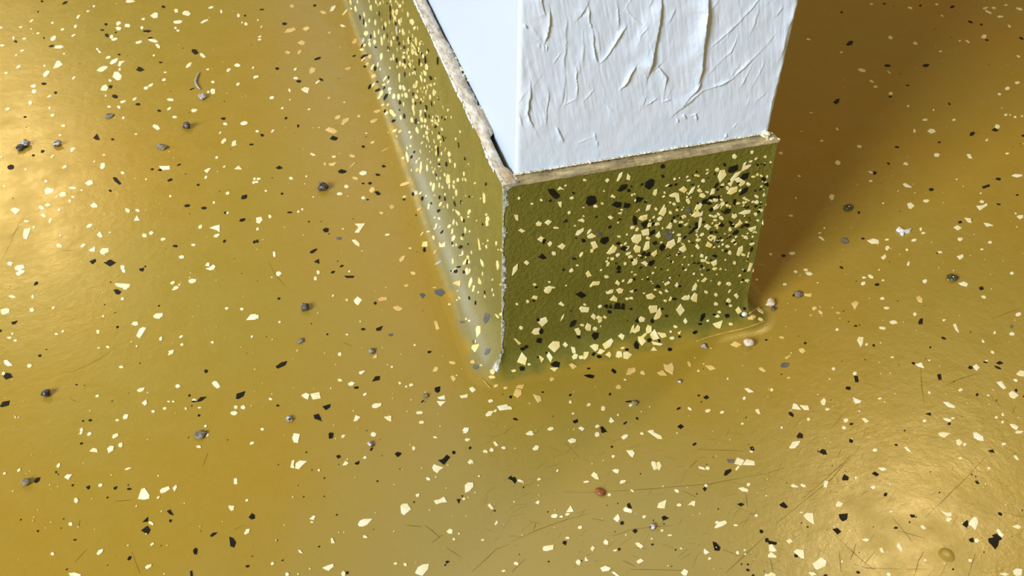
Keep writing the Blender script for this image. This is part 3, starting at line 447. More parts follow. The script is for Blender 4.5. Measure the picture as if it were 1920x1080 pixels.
'k': """215 30 235 5 260 22 260 45 222 45;382 150 405 128 432 140 442 170 410 165;622 69 36 24 -30;960 98 14 24 90;1650 142 1685 132 1698 155 1672 152;778 312 800 298 832 320 815 332;555 350 570 318 605 340 600 362 560 362;880 470 28 26 0;1552 368 1570 368 1585 390 1565 388;85 545 115 526 148 562 130 572 100 560;530 618 598 612 592 655 560 670 538 648
485 730 520 722 548 748 522 768;1065 620 1100 625 1100 640 1075 640;1740 615 36 22 -20;1455 690 1495 660 1505 690 1490 718;1680 775 1710 765 1755 800 1740 812 1700 795;1652 800 1700 790 1732 815 1725 850 1705 880 1680 850 1655 825;1505 805 1535 793 1545 825 1520 826;0 815 30 822 66 830 60 846 5 838;676 1054 30 18 -20;958 720 32 14 0;1388 1030 18 12 0
210 930 34 20 -30;430 1074 36 12 0;1286 454 14 12 0"""},
}
# front face of the skirting, same way
FACE = {
(2,1): {'c': """365 338 340 345 360 318 392 340;402 310 22 14 30;52 406 28 18 45;220 420 20 18 0;448 404 36 20 20;150 448 26 12 20;342 435 372 432 368 475 355 465;677 445 18 24 80;626 465 24 34 90;536 475 20 8 0;430 514 32 20 50;15 530 45 532 46 572 28 568;178 598 200 578 224 590 215 612 185 612;245 590 275 568 298 578 270 608
50 648 70 634 100 650 75 664;330 628 44 16 0;492 572 530 558 545 572 535 586;537 540 20 14 0;476 682 490 650 538 630 535 652 495 685;580 655 50 20 50;565 690 600 668 632 690 600 705 570 705;190 715 220 692 245 705 222 735;285 748 44 30 65;342 770 380 745 402 760 378 790;590 740 625 730 645 770 610 790;600 800 32 24 60
312 820 34 30 0;520 828 44 18 55;90 890 110 872 130 888 112 908;446 948 36 24 30;552 970 575 950 598 985 565 998;708 995 24 36 80;490 910 24 14 0;0 985 10 930 42 900 40 940 8 980;585 1060 610 1030 660 1030 650 1055;245 1078 285 1064 325 1072 320 1080 260 1080;170 1054 28 22 0;280 1034 20 12 0;545 270 28 16 0
715 272 40 26 40;785 278 805 225 828 212 822 240 798 276;860 265 868 220 888 240 882 270;740 395 755 378 776 392 770 405;790 518 825 508 818 528;822 492 22 14 0;718 548 740 535 760 550 740 565;802 692 26 20 0;862 678 20 12 50;1057 378 1065 345 1088 338 1085 370 1072 388;1003 500 1015 458 1042 455 1032 490
1080 487 22 28 0;920 374 18 14 0;952 494 12 14 0;1100 525 1130 475 1156 478 1155 510 1135 540;1188 514 28 24 0;950 560 965 540 1015 528 1012 560 975 575;905 625 44 24 30;938 640 34 22 50;970 650 1025 635 1028 680 980 685;895 710 920 680 968 680 970 715 940 748 905 735;1020 705 40 24 0;1075 690 1105 655 1115 690 1095 705
1030 605 50 30 30;1090 598 44 24 20;1108 562 44 26 30;1155 630 1180 600 1202 605 1190 635;912 785 930 755 965 770 958 810 925 812;860 780 44 28 30;985 795 1005 735 1030 730 1030 780 1000 798;710 820 760 755 788 775 770 810 730 826;795 830 36 28 50;850 745 30 16 40;870 822 46 20 30;750 862 22 36 110;722 900 42 18 55
848 897 24 26 0;900 885 915 860 942 870 935 900 905 910;965 890 1000 878 1020 895 1000 912;890 845 40 24 20;960 835 28 14 0;1040 825 1085 795 1085 825 1060 845;925 978 28 16 0;775 1045 790 1020 810 1040 800 1060;865 1045 885 1010 908 1010 895 1035;1155 770 1170 735 1215 715 1225 750 1190 784;1240 740 1250 695 1272 700 1260 730
1250 785 1295 755 1308 790 1285 810 1258 805;1140 1050 1165 1035 1192 1018 1180 1045 1155 1058;1220 1062 1240 1035 1248 1055 1235 1075;1355 1075 1380 1040 1390 1060 1380 1080;1375 770 1390 748 1408 775 1395 790;1220 262 24 18 60;1326 272 34 16 15;1434 274 32 28 0;1394 236 30 20 10;1466 192 12 30 90;1540 192 36 26 30
1252 345 1290 318 1315 340 1290 366;1320 380 1350 330 1372 320 1355 360;1410 350 28 40 90;1163 310 38 12 30;1144 364 16 18 0;1180 385 1225 365 1250 370 1258 435 1235 435 1222 395 1185 395;1217 450 28 22 0;1320 425 32 32 0;1485 380 1500 335 1522 335 1515 370;1430 385 36 44 90;1465 360 26 18 0;1370 490 1390 445 1430 445 1415 480 1385 500
1237 494 24 20 0;1288 545 44 24 30;1220 575 28 42 60;1345 540 1375 510 1432 505 1425 535 1380 548;1505 480 1540 450 1560 455 1545 480 1515 492;1580 450 44 30 50;1525 418 50 30 10;1570 418 28 20 0;1492 535 34 20 0;1548 525 30 26 0;1570 555 30 44 60;1525 570 32 20 10;1395 615 1410 550 1425 555 1418 610 1395 645
1440 620 1465 600 1495 620 1470 640;1535 610 40 22 20;1425 680 40 20 40;1385 680 18 16 0;1395 720 44 26 30;1465 700 1500 680 1530 690 1520 730 1480 722;1452 765 1470 730 1505 755 1485 776;1300 606 26 14 0;1275 585 24 16 20;1255 680 28 20 20;1328 728 20 18 0;1545 248 1560 200 1595 195 1608 230 1560 285
1640 265 1680 215 1720 200 1735 150 1755 135 1745 165 1790 155 1770 180 1720 205 1690 240 1650 270;1665 265 1700 250 1750 280 1740 300 1710 318 1690 290;1620 300 1650 250 1665 265 1640 320;1612 370 1640 330 1690 320 1685 355 1640 378;1615 330 28 30 0;1668 92 40 34 10;1800 60 30 24 40;1773 300 26 34 80;1810 244 34 16 10;1840 228 26 24 0
1870 238 24 18 -30;1900 95 24 20 40;1790 130 30 14 30;1830 110 28 12 40;1835 435 40 26 10;1835 392 24 34 60;1895 380 34 22 40;1695 445 44 16 20;1740 440 26 22 40;1758 415 24 20 0;1700 520 1750 495 1790 495 1785 515 1740 528;1668 540 44 40 0;1826 527 28 30 0;1878 500 28 46 60;1700 595 1705 565 1730 590 1700 615
1770 635 1830 615 1825 640 1790 658;1690 605 34 22 20;1755 700 28 36 70;1660 725 30 26 40;1618 767 34 22 10;1633 815 26 30 0;1685 830 1700 780 1730 765 1730 800 1700 840;1735 830 22 34 80;1668 890 26 26 0;1425 838 30 24 40;1437 875 18 44 90;1470 890 30 18 0;1490 890 1535 868 1535 900 1510 918;1520 935 40 22 20;1785 890 1805 895 1785 950 1765 955
1425 980 20 16 0;1418 1030 1450 1000 1465 1010 1440 1035;1555 1045 36 20 50;1626 1048 28 40 90;1770 1028 44 26 -20;1770 1068 56 22 20;1835 1020 22 18 0;1800 750 44 20 20;1635 640 26 30 0;1760 585 26 16 0;1842 575 26 16 30;1830 660 18 14 0;1615 460 26 18 40;1580 305 30 20 30;1490 420 30 16 30;1405 345 26 30 0""",
'g': """1145 680 1160 660 1200 650 1202 690 1175 728;1322 500 46 28 25;1375 520 1 1 0;655 675 30 40 0""",
'k': """268 340 310 335 358 385 345 405 320 410 285 375;285 425 26 18 40;555 445 562 400 585 388 622 392 632 430 605 455 575 462;745 455 775 432 820 440 815 472 785 475;835 475 845 438 885 458 870 478;790 350 820 310 860 300 855 330 810 355;875 348 24 24 40;995 320 1005 285 1040 262 1068 270 1060 310 1025 340
925 440 935 395 985 405 960 430;1128 165 32 34 0;1130 240 24 26 60;458 365 18 16 0;380 588 410 562 412 580;632 545 20 10 50;732 622 30 20 40;222 735 235 705 250 715 235 750;660 735 670 705 720 697 722 725 692 752;535 722 28 26 30;195 848 225 822 258 855 230 862;465 860 30 16 0;500 908 1 1 0;805 565 24 8 30
905 570 912 535 935 555 935 605 912 605;965 595 1018 572 1015 605 990 632;1028 690 1040 655 1068 642 1070 665;1050 740 1080 725 1088 745 1065 758;775 750 795 733 815 740 800 756;808 785 830 765 868 770 840 802;965 830 985 808 1002 815 985 838;1000 838 1020 812 1040 815 1025 840;1020 905 1030 880 1068 870 1060 895 1040 915
1100 780 1125 745 1155 770 1120 802;782 940 795 910 815 920 810 945;800 958 32 18 15;385 942 26 14 30;1070 1075 1090 1052 1110 1065 1108 1080;1192 880 16 16 0;914 1012 20 18 0;1120 937 20 10 0;1258 612 26 20 0;1290 700 40 18 40;1320 670 1365 625 1395 600 1390 630 1350 660 1330 675;1380 600 30 24 50
1420 450 1430 420 1465 410 1455 445;1465 410 1490 388 1505 392 1500 415;1455 445 1490 430 1495 450 1470 455;1550 395 28 26 30;1475 500 1490 475 1508 480 1495 508;1580 515 1605 485 1638 490 1630 515 1595 525;1618 205 1630 175 1692 155 1690 190 1655 212 1630 215;1710 250 1730 225 1778 215 1760 260 1735 268;1592 155 20 24 0
1530 310 60 18 50;1700 385 1740 330 1770 325 1760 355 1720 380;1870 270 1880 240 1902 260 1895 278;1900 310 1910 285 1920 290 1920 320;1655 445 1662 415 1678 415 1675 460;1640 590 24 34 60;1540 610 1575 590 1592 610 1570 622;1725 610 1760 595 1785 605 1765 622;1650 670 1680 642 1700 650 1690 672 1660 682;1490 662 36 20 20;1528 660 18 24 80
1520 838 20 36 80;1785 795 1800 770 1805 785 1790 808;1420 915 18 22 0;1605 800 34 14 40;1665 735 22 16 30;1650 610 36 20 0;1212 550 34 16 50;1200 575 30 14 50;1540 340 26 14 50;1355 645 1 1 0;1382 207 18 14 0;1250 820 22 14 30;180 1072 24 14 0;480 705 16 10 0;1258 1066 22 14 20;1860 340 20 12 40"""},
(2,2): {'c': """240 15 260 0 300 0 290 25 270 40 245 32;118 100 30 26 20;148 75 165 55 192 60 185 85;38 120 26 18 0;68 298 32 28 0;195 255 215 232 255 218 268 248 225 290;372 220 390 195 385 220 365 245;350 120 370 103 394 125 380 136;505 155 520 138 580 145 570 180 520 180;148 335 170 305 208 300 205 345 170 350;12 378 30 380 68 412 50 425
40 555 75 482 112 525 100 578;128 572 26 22 0;200 505 215 510 240 530 220 560;260 510 278 480 305 520 290 557;272 440 310 400 355 402 358 440 318 482;380 425 400 404 420 425 402 445;442 440 470 445 478 485 455 490;450 515 470 490 494 500 485 530 460 536;500 510 530 505 535 530 510 535;540 480 575 478 570 510 550 535 535 530
468 310 500 300 515 320 510 350 490 352;548 300 565 262 592 275 590 318 560 318;527 278 18 36 90;625 305 36 30 30;285 600 350 595 320 628;583 435 620 418 648 425 645 460 625 475;680 420 745 378 760 395 735 440 700 460;640 490 660 455 700 470 670 495;700 500 730 475 745 500 735 522;778 515 790 475 820 475 828 515 800 524;835 485 860 475 900 500 870 532 838 528
1040 470 1062 440 1088 470;795 360 820 340 845 355 830 390;830 450 36 18 20;945 365 975 360 1005 400 975 432 950 400;970 360 1000 335 1010 350 985 375;1005 310 1020 275 1045 285 1045 330 1010 345;1035 350 1070 310 1105 380 1060 390;1085 330 1150 340 1158 365 1125 376;1050 400 1130 420 1115 432 1060 425;885 340 900 290 915 275 912 320
905 330 945 275 960 290 955 320 920 338;945 235 970 212 998 225 990 250 960 255;1062 232 1090 175 1110 150 1122 190 1105 225 1075 237;1025 150 1035 132 1088 132 1088 175 1040 188;1232 165 1265 120 1295 165 1260 208;1285 250 1300 225 1316 250 1300 270;1225 290 34 26 -40;1240 335 1270 320 1255 350;1200 375 38 28 0;1190 328 18 20 0
1505 268 1580 242 1560 305 1530 295;1340 80 1370 35 1390 45 1385 105 1350 95;1270 80 1300 55 1335 60 1325 88 1285 90;1175 95 1190 60 1200 70 1190 95;1150 95 26 18 0;1005 55 1050 40 1075 60 1050 82 1015 80;880 25 910 15 905 38;782 15 810 0 835 8 825 35 800 42;735 90 765 55 790 75 785 100;705 40 735 15 760 12 755 35 720 45
895 75 20 36 90;862 80 28 24 0;1075 12 24 14 0;1162 24 26 16 0;1115 35 22 28 60;990 38 24 12 0;1735 5 1785 0 1780 25 1765 45 1745 30;1665 55 1685 40 1700 60 1685 80;1530 118 28 38 90;1455 30 30 26 0;1530 50 26 28 40;1625 95 38 34 0;1675 165 1700 140 1722 175 1695 195;1640 130 26 28 70;1540 210 28 40 90;1468 245 24 18 30;1555 180 20 28 80;1860 170 60 22 -40
1865 235 40 22 -20;1640 270 24 34 80;660 245 40 26 40;590 215 610 190 628 205 620 240;630 225 650 205 680 220 650 240;698 218 28 26 0;660 138 34 22 40;545 124 24 18 0;1365 12 38 26 30;1630 25 36 12 50;1790 135 22 26 0;1915 122 20 30 90;15 620 40 24 0""",
'k': """475 45 515 25 555 55 520 75;688 135 705 122 722 135 705 152;728 150 740 120 748 150;762 155 775 115 805 110 812 155;815 160 825 115 842 118 842 160;730 178 30 24 0;890 156 22 10 20;430 285 445 250 480 240 470 275 440 292;195 238 26 24 0;218 325 36 40 0;180 395 195 375 222 378 218 412 190 408;78 455 36 28 20;105 440 30 24 20
595 355 610 335 648 335 645 370 620 390;498 365 28 24 -40;288 572 325 548 358 560 350 598 310 590;595 500 610 482 628 490 610 512;652 516 40 22 -10;860 462 28 24 0;912 425 930 395 950 425 945 460 920 450;1028 392 36 36 0;1102 395 30 16 -60;920 250 945 220 945 260;1038 240 1055 225 1062 260 1042 262;1215 80 36 18 0;1158 208 18 26 80
1410 245 1420 200 1445 188 1445 215 1420 250;1410 270 34 16 0;1595 200 1620 192 1632 215 1605 225;1515 200 18 34 90;1372 332 40 28 20;1740 155 20 26 0;1725 210 40 24 0;160 95 20 18 0;925 15 24 14 40;1255 365 22 18 0;1610 118 20 20 0;75 605 40 40 0;1125 155 12 24 90;255 485 12 12 0;195 518 14 22 90"""},
}
# left face of the skirting: tiles of 240x135 pixels read in eighths of a pixel (w = whitish resin sheen, painted as patches)
LEFT = {
(600,0): {'c': """150 170 170 110 230 80 235 110 200 160;330 230 360 180 415 135 410 165 370 215;460 35 80 36 100;535 140 110 40 95;470 130 40 30 0;565 25 60 20 90;740 55 70 40 70;765 120 100 36 100;840 30 70 26 100;905 50 70 24 90;665 220 80 24 95;690 370 90 40 95;740 310 60 24 80;830 340 100 26 95;880 480 80 22 95;820 520 120 30 95
985 370 100 34 95;925 620 150 28 95;965 560 80 26 95;745 660 90 40 95;740 600 40 24 0;820 630 80 44 90;1110 570 70 36 95;1070 650 110 24 95;1150 100 110 60 100;1100 200 130 36 95;1150 180 110 40 95;1200 90 60 50 100;1270 90 120 50 100;1320 220 80 20 100;1125 270 90 40 95;1190 330 100 36 100;1380 330 100 70 110
1420 420 70 36 100;1245 480 110 26 98;1200 470 60 20 95;1440 620 140 28 95;1330 610 110 40 95;1400 690 160 20 120;1440 800 90 26 115;1390 780 100 40 95;1320 770 100 30 80;1480 740 80 24 95;1500 660 60 20 95;1520 620 30 20 0;1550 840 70 26 95;1605 790 50 22 90;1600 1010 110 50 95;1520 970 70 26 95;1330 860 80 24 95
1100 860 110 26 95;1070 890 50 26 90;920 850 110 40 85;1250 860 60 40 95;1260 790 50 30 90;1200 960 100 26 95;1245 970 60 36 95;1350 970 70 40 95;1160 1000 50 24 90;630 745 70 36 5;670 680 50 36 50;690 500 80 60 60;650 890 90 24 45;790 1010 110 40 60;870 970 70 24 80;910 1040 50 24 90;1050 1020 50 22 95
1025 760 30 24 60;340 390 80 36 -20;1060 20 50 24 90;1140 20 40 20 90;990 480 50 36 60;1280 1000 70 30 95""",
'a': "525 620 110 60 45;750 850 70 50 60;710 960 80 44 30;430 1025 80 30 10",
'k': """600 260 80 28 90;655 330 100 20 90;890 210 80 16 95;1055 130 120 20 92;1060 250 120 20 92;1140 350 90 30 95;960 420 70 22 90;1165 580 80 36 90;1190 650 60 30 90;765 550 80 26 90;630 690 60 24 60;650 850 100 36 40;700 830 50 24 30;510 840 70 24 15;825 1030 80 50 80;1470 760 100 18 95;1490 930 120 20 92
1580 900 110 20 95;1765 910 130 16 92;1270 710 60 30 90;1150 900 80 30 90;1270 920 80 24 90;670 1000 50 30 0;1350 580 50 14 90;1525 810 50 20 90;840 710 40 30 0;1020 710 40 20 90""",
'w': "990 90 160 44 95;1190 770 160 70 60;650 600 90 40 70;1150 460 150 30 95"},
(640,135): {'c': """655 100 100 26 50;705 150 60 26 60;640 190 60 24 20;480 195 90 40 55;725 255 70 50 45;600 320 110 50 60;570 380 80 36 45;730 310 50 36 60;790 365 90 46 80;860 370 100 40 85;915 350 60 20 90;885 230 90 40 100;940 240 100 36 110;970 350 100 44 105;1010 440 140 50 105;1080 440 90 34 90;1125 190 120 40 80
1090 210 70 24 80;1020 280 50 24 70;1130 370 70 44 100;1145 290 60 22 90;1080 540 120 30 95;1095 620 80 24 90;1190 620 110 36 90;1245 240 60 20 95;1255 130 60 22 95;1350 200 60 20 95;1390 310 100 36 95;1400 180 40 22 90;1335 380 90 26 95;1455 385 30 22 0;1200 410 50 20 95;1230 440 30 20 90;1260 580 60 26 95
1195 90 120 22 105;1260 20 80 36 100;870 80 140 24 92;700 490 50 30 50;625 495 60 26 30;760 610 110 60 120;680 620 80 36 40;800 655 70 36 40;895 680 90 36 92;935 480 80 16 92;800 880 80 36 30;1025 905 46 40 90;1045 980 60 26 70;835 965 30 20 90;705 910 30 16 50;1060 720 90 40 95;1210 720 90 34 95
1260 730 80 36 100;1205 820 80 26 95;1250 810 60 24 95;1290 840 80 26 95;1140 870 110 40 105;1280 910 70 40 100;1290 990 70 26 95;1240 960 50 20 95;1465 975 90 40 120;1490 1050 60 20 95;1510 860 60 20 110;1440 780 60 24 115;1355 730 50 22 95;1375 680 50 18 90;1450 670 30 16 90;1575 675 40 16 90;1650 680 40 16 90
1600 575 50 18 90;1720 1005 50 20 95;1785 895 50 22 110;1410 760 40 20 100;1080 20 50 20 80;1215 1060 50 24 60;1155 760 30 24 0;1280 280 30 16 90;1320 190 30 16 90""",
'a': "490 60 100 56 30;550 585 90 40 20;495 735 120 40 20;880 890 70 36 45",
'k': """425 220 80 40 60;540 275 90 36 25;645 240 50 22 60;665 375 120 44 60;710 80 60 22 80;880 460 70 36 85;785 735 80 40 30;945 665 90 30 92;1120 740 100 36 95;650 590 60 30 60;1280 540 90 26 92;1265 640 110 24 100;1075 330 60 22 90;1115 470 50 16 90;1340 90 70 24 115;1415 820 50 34 50;1355 480 90 16 100
955 40 90 22 95;1555 710 40 22 90;1510 680 40 14 90;1760 1070 40 14 95;1190 460 50 16 90;875 570 30 20 90;1565 985 26 16 0;540 150 40 26 40"""},
(720,270): {'c': """350 60 60 24 95;350 200 180 56 95;400 30 50 30 60;490 270 70 24 70;530 220 50 16 60;555 360 190 36 85;650 360 120 24 92;700 275 60 16 92;655 230 40 14 100;780 50 60 26 92;785 140 90 26 95;865 145 60 20 100;980 150 90 36 95;990 245 80 18 105;925 70 40 12 92;825 240 60 30 92;830 330 50 26 110;1065 320 80 20 95
740 420 60 22 92;765 380 40 14 92;725 355 30 12 90;910 460 60 22 100;960 530 160 60 92;980 640 80 20 92;1050 570 60 28 95;1110 540 70 32 90;1200 450 80 20 95;1185 530 50 12 92;1225 535 60 18 105;1270 300 26 18 90;1365 590 40 28 90;1045 640 70 24 110;1085 730 100 30 95;705 600 70 30 85;745 640 150 34 85;830 620 80 16 92
880 650 50 22 100;795 520 60 20 95;845 515 50 14 92;550 735 60 26 45;635 780 40 22 45;760 770 24 18 0;915 760 50 22 95;1045 800 50 14 95;850 905 80 32 60;670 940 100 36 80;955 930 90 24 95;310 790 60 26 10;1500 810 150 34 95;1280 1020 90 46 80;1110 1030 130 40 125;1045 990 40 20 92;1230 775 26 14 90;1450 820 30 14 90
1540 1060 40 30 110;550 110 60 14 95;690 40 40 14 92;640 30 50 14 92;690 115 30 14 90;860 405 20 16 0;1330 790 20 12 0;1170 880 24 14 90;900 940 24 14 60""",
'a': "290 215 50 40 0;500 390 70 44 60;415 395 50 26 90;310 600 150 44 15;530 980 80 36 25",
'k': """455 120 40 24 60;415 195 60 24 60;810 110 140 20 92;830 310 50 28 110;935 300 70 24 92;1125 30 60 18 92;1215 220 50 14 100;785 460 50 20 110;435 755 60 40 90;575 820 70 40 70;835 800 70 30 90;915 820 70 22 95;1065 900 110 30 105;820 1000 60 40 45;1530 600 50 22 92;1155 870 60 14 92;1280 790 36 20 90
710 890 40 26 90;300 835 50 22 0;480 1070 30 20 60""",
'w': "480 735 70 60 60;1045 920 70 24 92"},
(740,405): {'c': """605 25 30 30 0;670 40 44 40 50;625 150 90 30 75;605 190 50 20 50;820 155 70 40 60;885 95 100 24 85;935 110 70 20 105;1005 40 90 30 100;1105 10 40 26 90;1395 50 100 50 100;1385 110 110 40 100;1060 215 110 28 95;1125 230 40 20 100;865 235 100 24 80;885 330 100 46 70;1010 335 60 36 110;585 325 60 44 100
505 235 60 22 15;410 270 80 20 50;405 455 425 390 490 385 495 455;665 395 705 435 760 385 755 460 675 465;605 540 80 14 60;925 430 46 24 92;880 445 40 16 60;1020 560 90 24 85;1155 545 60 18 95;1270 420 170 22 100;1280 490 60 30 100;1400 370 40 16 95;1525 410 70 18 95;1375 460 60 22 100;1555 505 36 14 95;1600 510 50 16 120
1330 415 26 16 0;1100 620 70 40 95;1055 690 110 36 60;1120 690 70 26 85;875 680 100 34 88;1310 700 140 28 105;1545 740 160 34 95;1085 830 110 50 95;1125 820 80 26 85;895 815 110 26 40;1320 870 60 16 95;1275 980 120 40 100;1135 1000 150 46 75;1190 1060 50 34 80;1470 955 40 12 90;1590 1030 34 20 90;235 485 50 20 -10;990 590 50 16 20;1230 70 24 16 90""",
'a': "870 1015 920 985 995 970 980 1060 940 1040;600 1075 70 14 0",
'k': """710 240 70 26 55;990 465 70 50 40;915 830 80 50 30;850 830 40 20 -40;965 765 70 24 10;1040 840 50 34 90;1090 690 90 20 80;1025 280 40 20 90;865 410 40 18 100;1040 70 60 16 92;1105 420 30 20 90;445 510 80 40 90;1320 125 40 16 90""",
'w': "660 700 150 30 30;680 170 50 36 50"},
(760,540): {'c': """1020 25 80 30 80;1095 65 40 16 92;1305 30 50 14 95;1325 105 60 18 95;1195 125 50 26 100;785 45 24 22 0;810 150 50 30 120;775 180 30 26 60;1380 420 90 26 125;1440 395 60 50 90;1060 620 1080 570 1130 575 1130 660 1075 740;915 465 40 36 0;960 495 40 40 0;990 900 1010 860 1060 850 1110 840 1090 900 1045 965;1055 800 60 20 85""",
'k': "1195 65 60 18 95;960 150 60 24 92;1055 220 70 20 85"},
}

# ---------------------------------------------------------------- flakes
def solid(x, y, z):
    w_ = wr(z)
    if x < 0 and y < 0:
        t = math.atan2(-y, -x) / (PI / 2); return math.hypot(x, y) < cove(corner_r(t), z)
    if x > w_ and y < 0:
        t = math.atan2(x - w_, -y) / (PI / 2); return math.hypot(x - w_, y) < cove(RF + (RR - RF) * t, z)
    return x > -cove(RL, z) and y > -cove(RF, z) and x < w_ + cove(RR, z)
def free(p):
    if p.z <= 0: return False
    return p.z > H or not solid(p.x, p.y, p.z)
def hit(px):                                  # first surface of floor or skirting seen at a point of the photograph
    d = pix_dir(px); t0 = (0.104 - CAM.z) / d.z if d.z < 0 else 0; t1 = -CAM.z / d.z + 1e-6
    n = 70; a = t0; b = None
    for i in range(1, n + 1):
        t = t0 + (t1 - t0) * i / n
        if not free(CAM + d * t): b = t; break
        a = t
    if b is None: b = t1
    for _ in range(26):
        m = (a + b) / 2
        if free(CAM + d * m): a = m
        else: b = m
    p = CAM + d * b; z = p.z
    if z < 2e-6 and not solid(p.x, p.y, 0): return p, Vector((0, 0, 1)), 'F'
    w_ = wr(z)
    if p.x < 0 and p.y < 0: h_ = Vector((p.x, p.y, 0)).normalized(); s = 'L' if p.x < p.y else 'P'; r = RL if s == 'L' else RF
    elif p.x > w_ and p.y < 0: h_ = Vector((p.x - w_, p.y, 0)).normalized(); s = 'R' if p.x - w_ > -p.y else 'P'; r = RR
    else:
        e = sorted([(abs(p.x + cove(RL, z)), 'L', RL, (-1, 0, 0)), (abs(p.y + cove(RF, z)), 'P', RF, (0, -1, 0)), (abs(p.x - w_ - cove(RR, z)), 'R', RR, (1, 0, 0))])
        s, r, h_ = e[0][1], e[0][2], Vector(e[0][3])
    up_ = 0 if z >= r else (r - z) / r; c_ = math.sqrt(max(0, 1 - up_ * up_))
    return p, h_ * c_ + Vector((0, 0, up_)), s
rf = random.Random(21)
def outline(v, sc):
    if len(v) != 5: return [(v[i] / sc, v[i + 1] / sc) for i in range(0, len(v), 2)]
    x, y, L, W, A = v; n = rf.choice((5, 5, 6, 6, 7)); a0 = rf.uniform(0, 2 * PI); A = math.radians(A); out = []
    for i in range(n):
        a = a0 + (i + rf.uniform(-0.28, 0.28)) / n * 2 * PI; r = rf.uniform(0.84, 1.12)
        u, w_ = math.cos(a) * L / 2 * r, math.sin(a) * W / 2 * r
        out.append(((x + u * math.cos(A) + w_ * math.sin(A)) / sc, (y - u * math.sin(A) + w_ * math.cos(A)) / sc))
    return out
def area2(P): return abs(sum(P[i][0] * P[i - 1][1] - P[i - 1][0] * P[i][1] for i in range(len(P)))) / 2
ALL = {'F': [], 'L': [], 'P': [], 'R': []}
def take(table, sc, size):
    for (i, j), d in table.items():
        ox, oy = (i * size[0], j * size[1]) if sc == 4 else (i, j)
        for key, txt in d.items():
            for e in txt.replace('\n', ';').split(';'):
                v = [float(s) for s in e.split()]
                if len(v) == 5 and v[2] <= 1: continue
                if sc == 4 and (i, j) in ((3, 0), (3, 1)) and key == 'a': key = 'c'
                P = [(ox + x, oy + y) for x, y in outline(v, sc)]
                c = (sum(p[0] for p in P) / len(P), sum(p[1] for p in P) / len(P))
                cp, cn, cs = hit(c)
                pts = []; far = 0
                for p in P:
                    q3, n3, s3 = hit(p)
                    if s3 != cs or (q3 - cp).length > 0.03:            # keep each flake on one surface
                        q3 = cp + (q3 - cp) - cn * (q3 - cp).dot(cn) if (q3 - cp).length < 0.03 else cp.copy(); n3 = cn
                    pts.append((q3, n3)); far = max(far, (q3 - cp).length / max(3, math.dist(p, c)) * F_PIX / (cp - CAM).length)
                if far > (6 if cs == 'L' else 3.2): continue
                ALL[cs].append((area2(P), key, (cp, cn), pts))
take(FLAKES, 4, (480, 270)); take(FACE, 4, (480, 270)); take(LEFT, 8, None)
# specks too small to trace one by one
def speck(s, key, p, n, size):
    t = n.orthogonal().normalized(); b = n.cross(t); a0 = rf.uniform(0, 6.28); pts = []
    m = rf.choice((4, 5))
    for i in range(m):
        a = a0 + (i + rf.uniform(-.3, .3)) / m * 2 * PI; r = size * rf.uniform(.6, 1.1); pts.append((p + t * math.cos(a) * r + b * math.sin(a) * r * 0.8, n))
    ALL[s].append((1e-3, key, (p, n), pts))
for i in range(900):
    x, y = rf.uniform(0, 1920), rf.uniform(0, 1080)
    p, n, s = hit((x, y))
    if s != 'F': continue
    speck('F', rf.choice('ccccaakk'), p, n, rf.uniform(0.0002, 0.0005))
for i in range(190):                                    # the dense drift on the left face
    y = rf.uniform(0.10, 0.36); z = min(0.092, max(0.02, rf.gauss(0.058, 0.018)))
    speck('L', rf.choice('cccak'), Vector((0, y, z)), Vector((-1, 0, 0)), rf.uniform(0.0006, 0.0015))
for i in range(260):
    x = min(0.112, max(0.01, rf.gauss(0.085, 0.024))); z = min(0.09, max(0.014, rf.gauss(0.06, 0.02)))
    speck('P', rf.choice('ccccckk'), Vector((x, 0, z)), Vector((0, -1, 0)), rf.uniform(0.0003, 0.0009))
for i in range(15000):                                  # the floor beyond the frame is sprinkled the same way
    x, y = rf.gauss(0.1, 0.55), rf.gauss(0.1, 0.55)
    if abs(x) > 2.4 or abs(y) > 2.4: continue
    v = ROT.transposed() @ (Vector((x, y, 0)) - CAM)
    if v.z > 0.02 and abs(v.x / v.z) < 0.535 and abs(v.y / v.z) < 0.30: continue
    if -0.02 < x < 0.14 and y > -0.02: continue
    speck('F', rf.choice('ccccakk'), Vector((x, y, 0)), Vector((0, 0, 1)), rf.uniform(0.0005, 0.0021) ** 1.0)
for i in range(700):                                    # and so are the stretches of skirting out of sight
    y = rf.uniform(0.36, DEEP); z = min(0.092, max(0.02, rf.gauss(0.058, 0.02)))
    speck('L', rf.choice('cccak'), Vector((0, y, z)), Vector((-1, 0, 0)), rf.uniform(0.0006, 0.0018))
for i in range(900):
    y = DEEP * rf.random() ** 1.5; z = min(0.092, max(0.02, rf.gauss(0.055, 0.02)))
    speck('R', rf.choice('cccak'), Vector((wr(z), y, z)), Vector((1, 0, 0)), rf.uniform(0.0006, 0.0018))

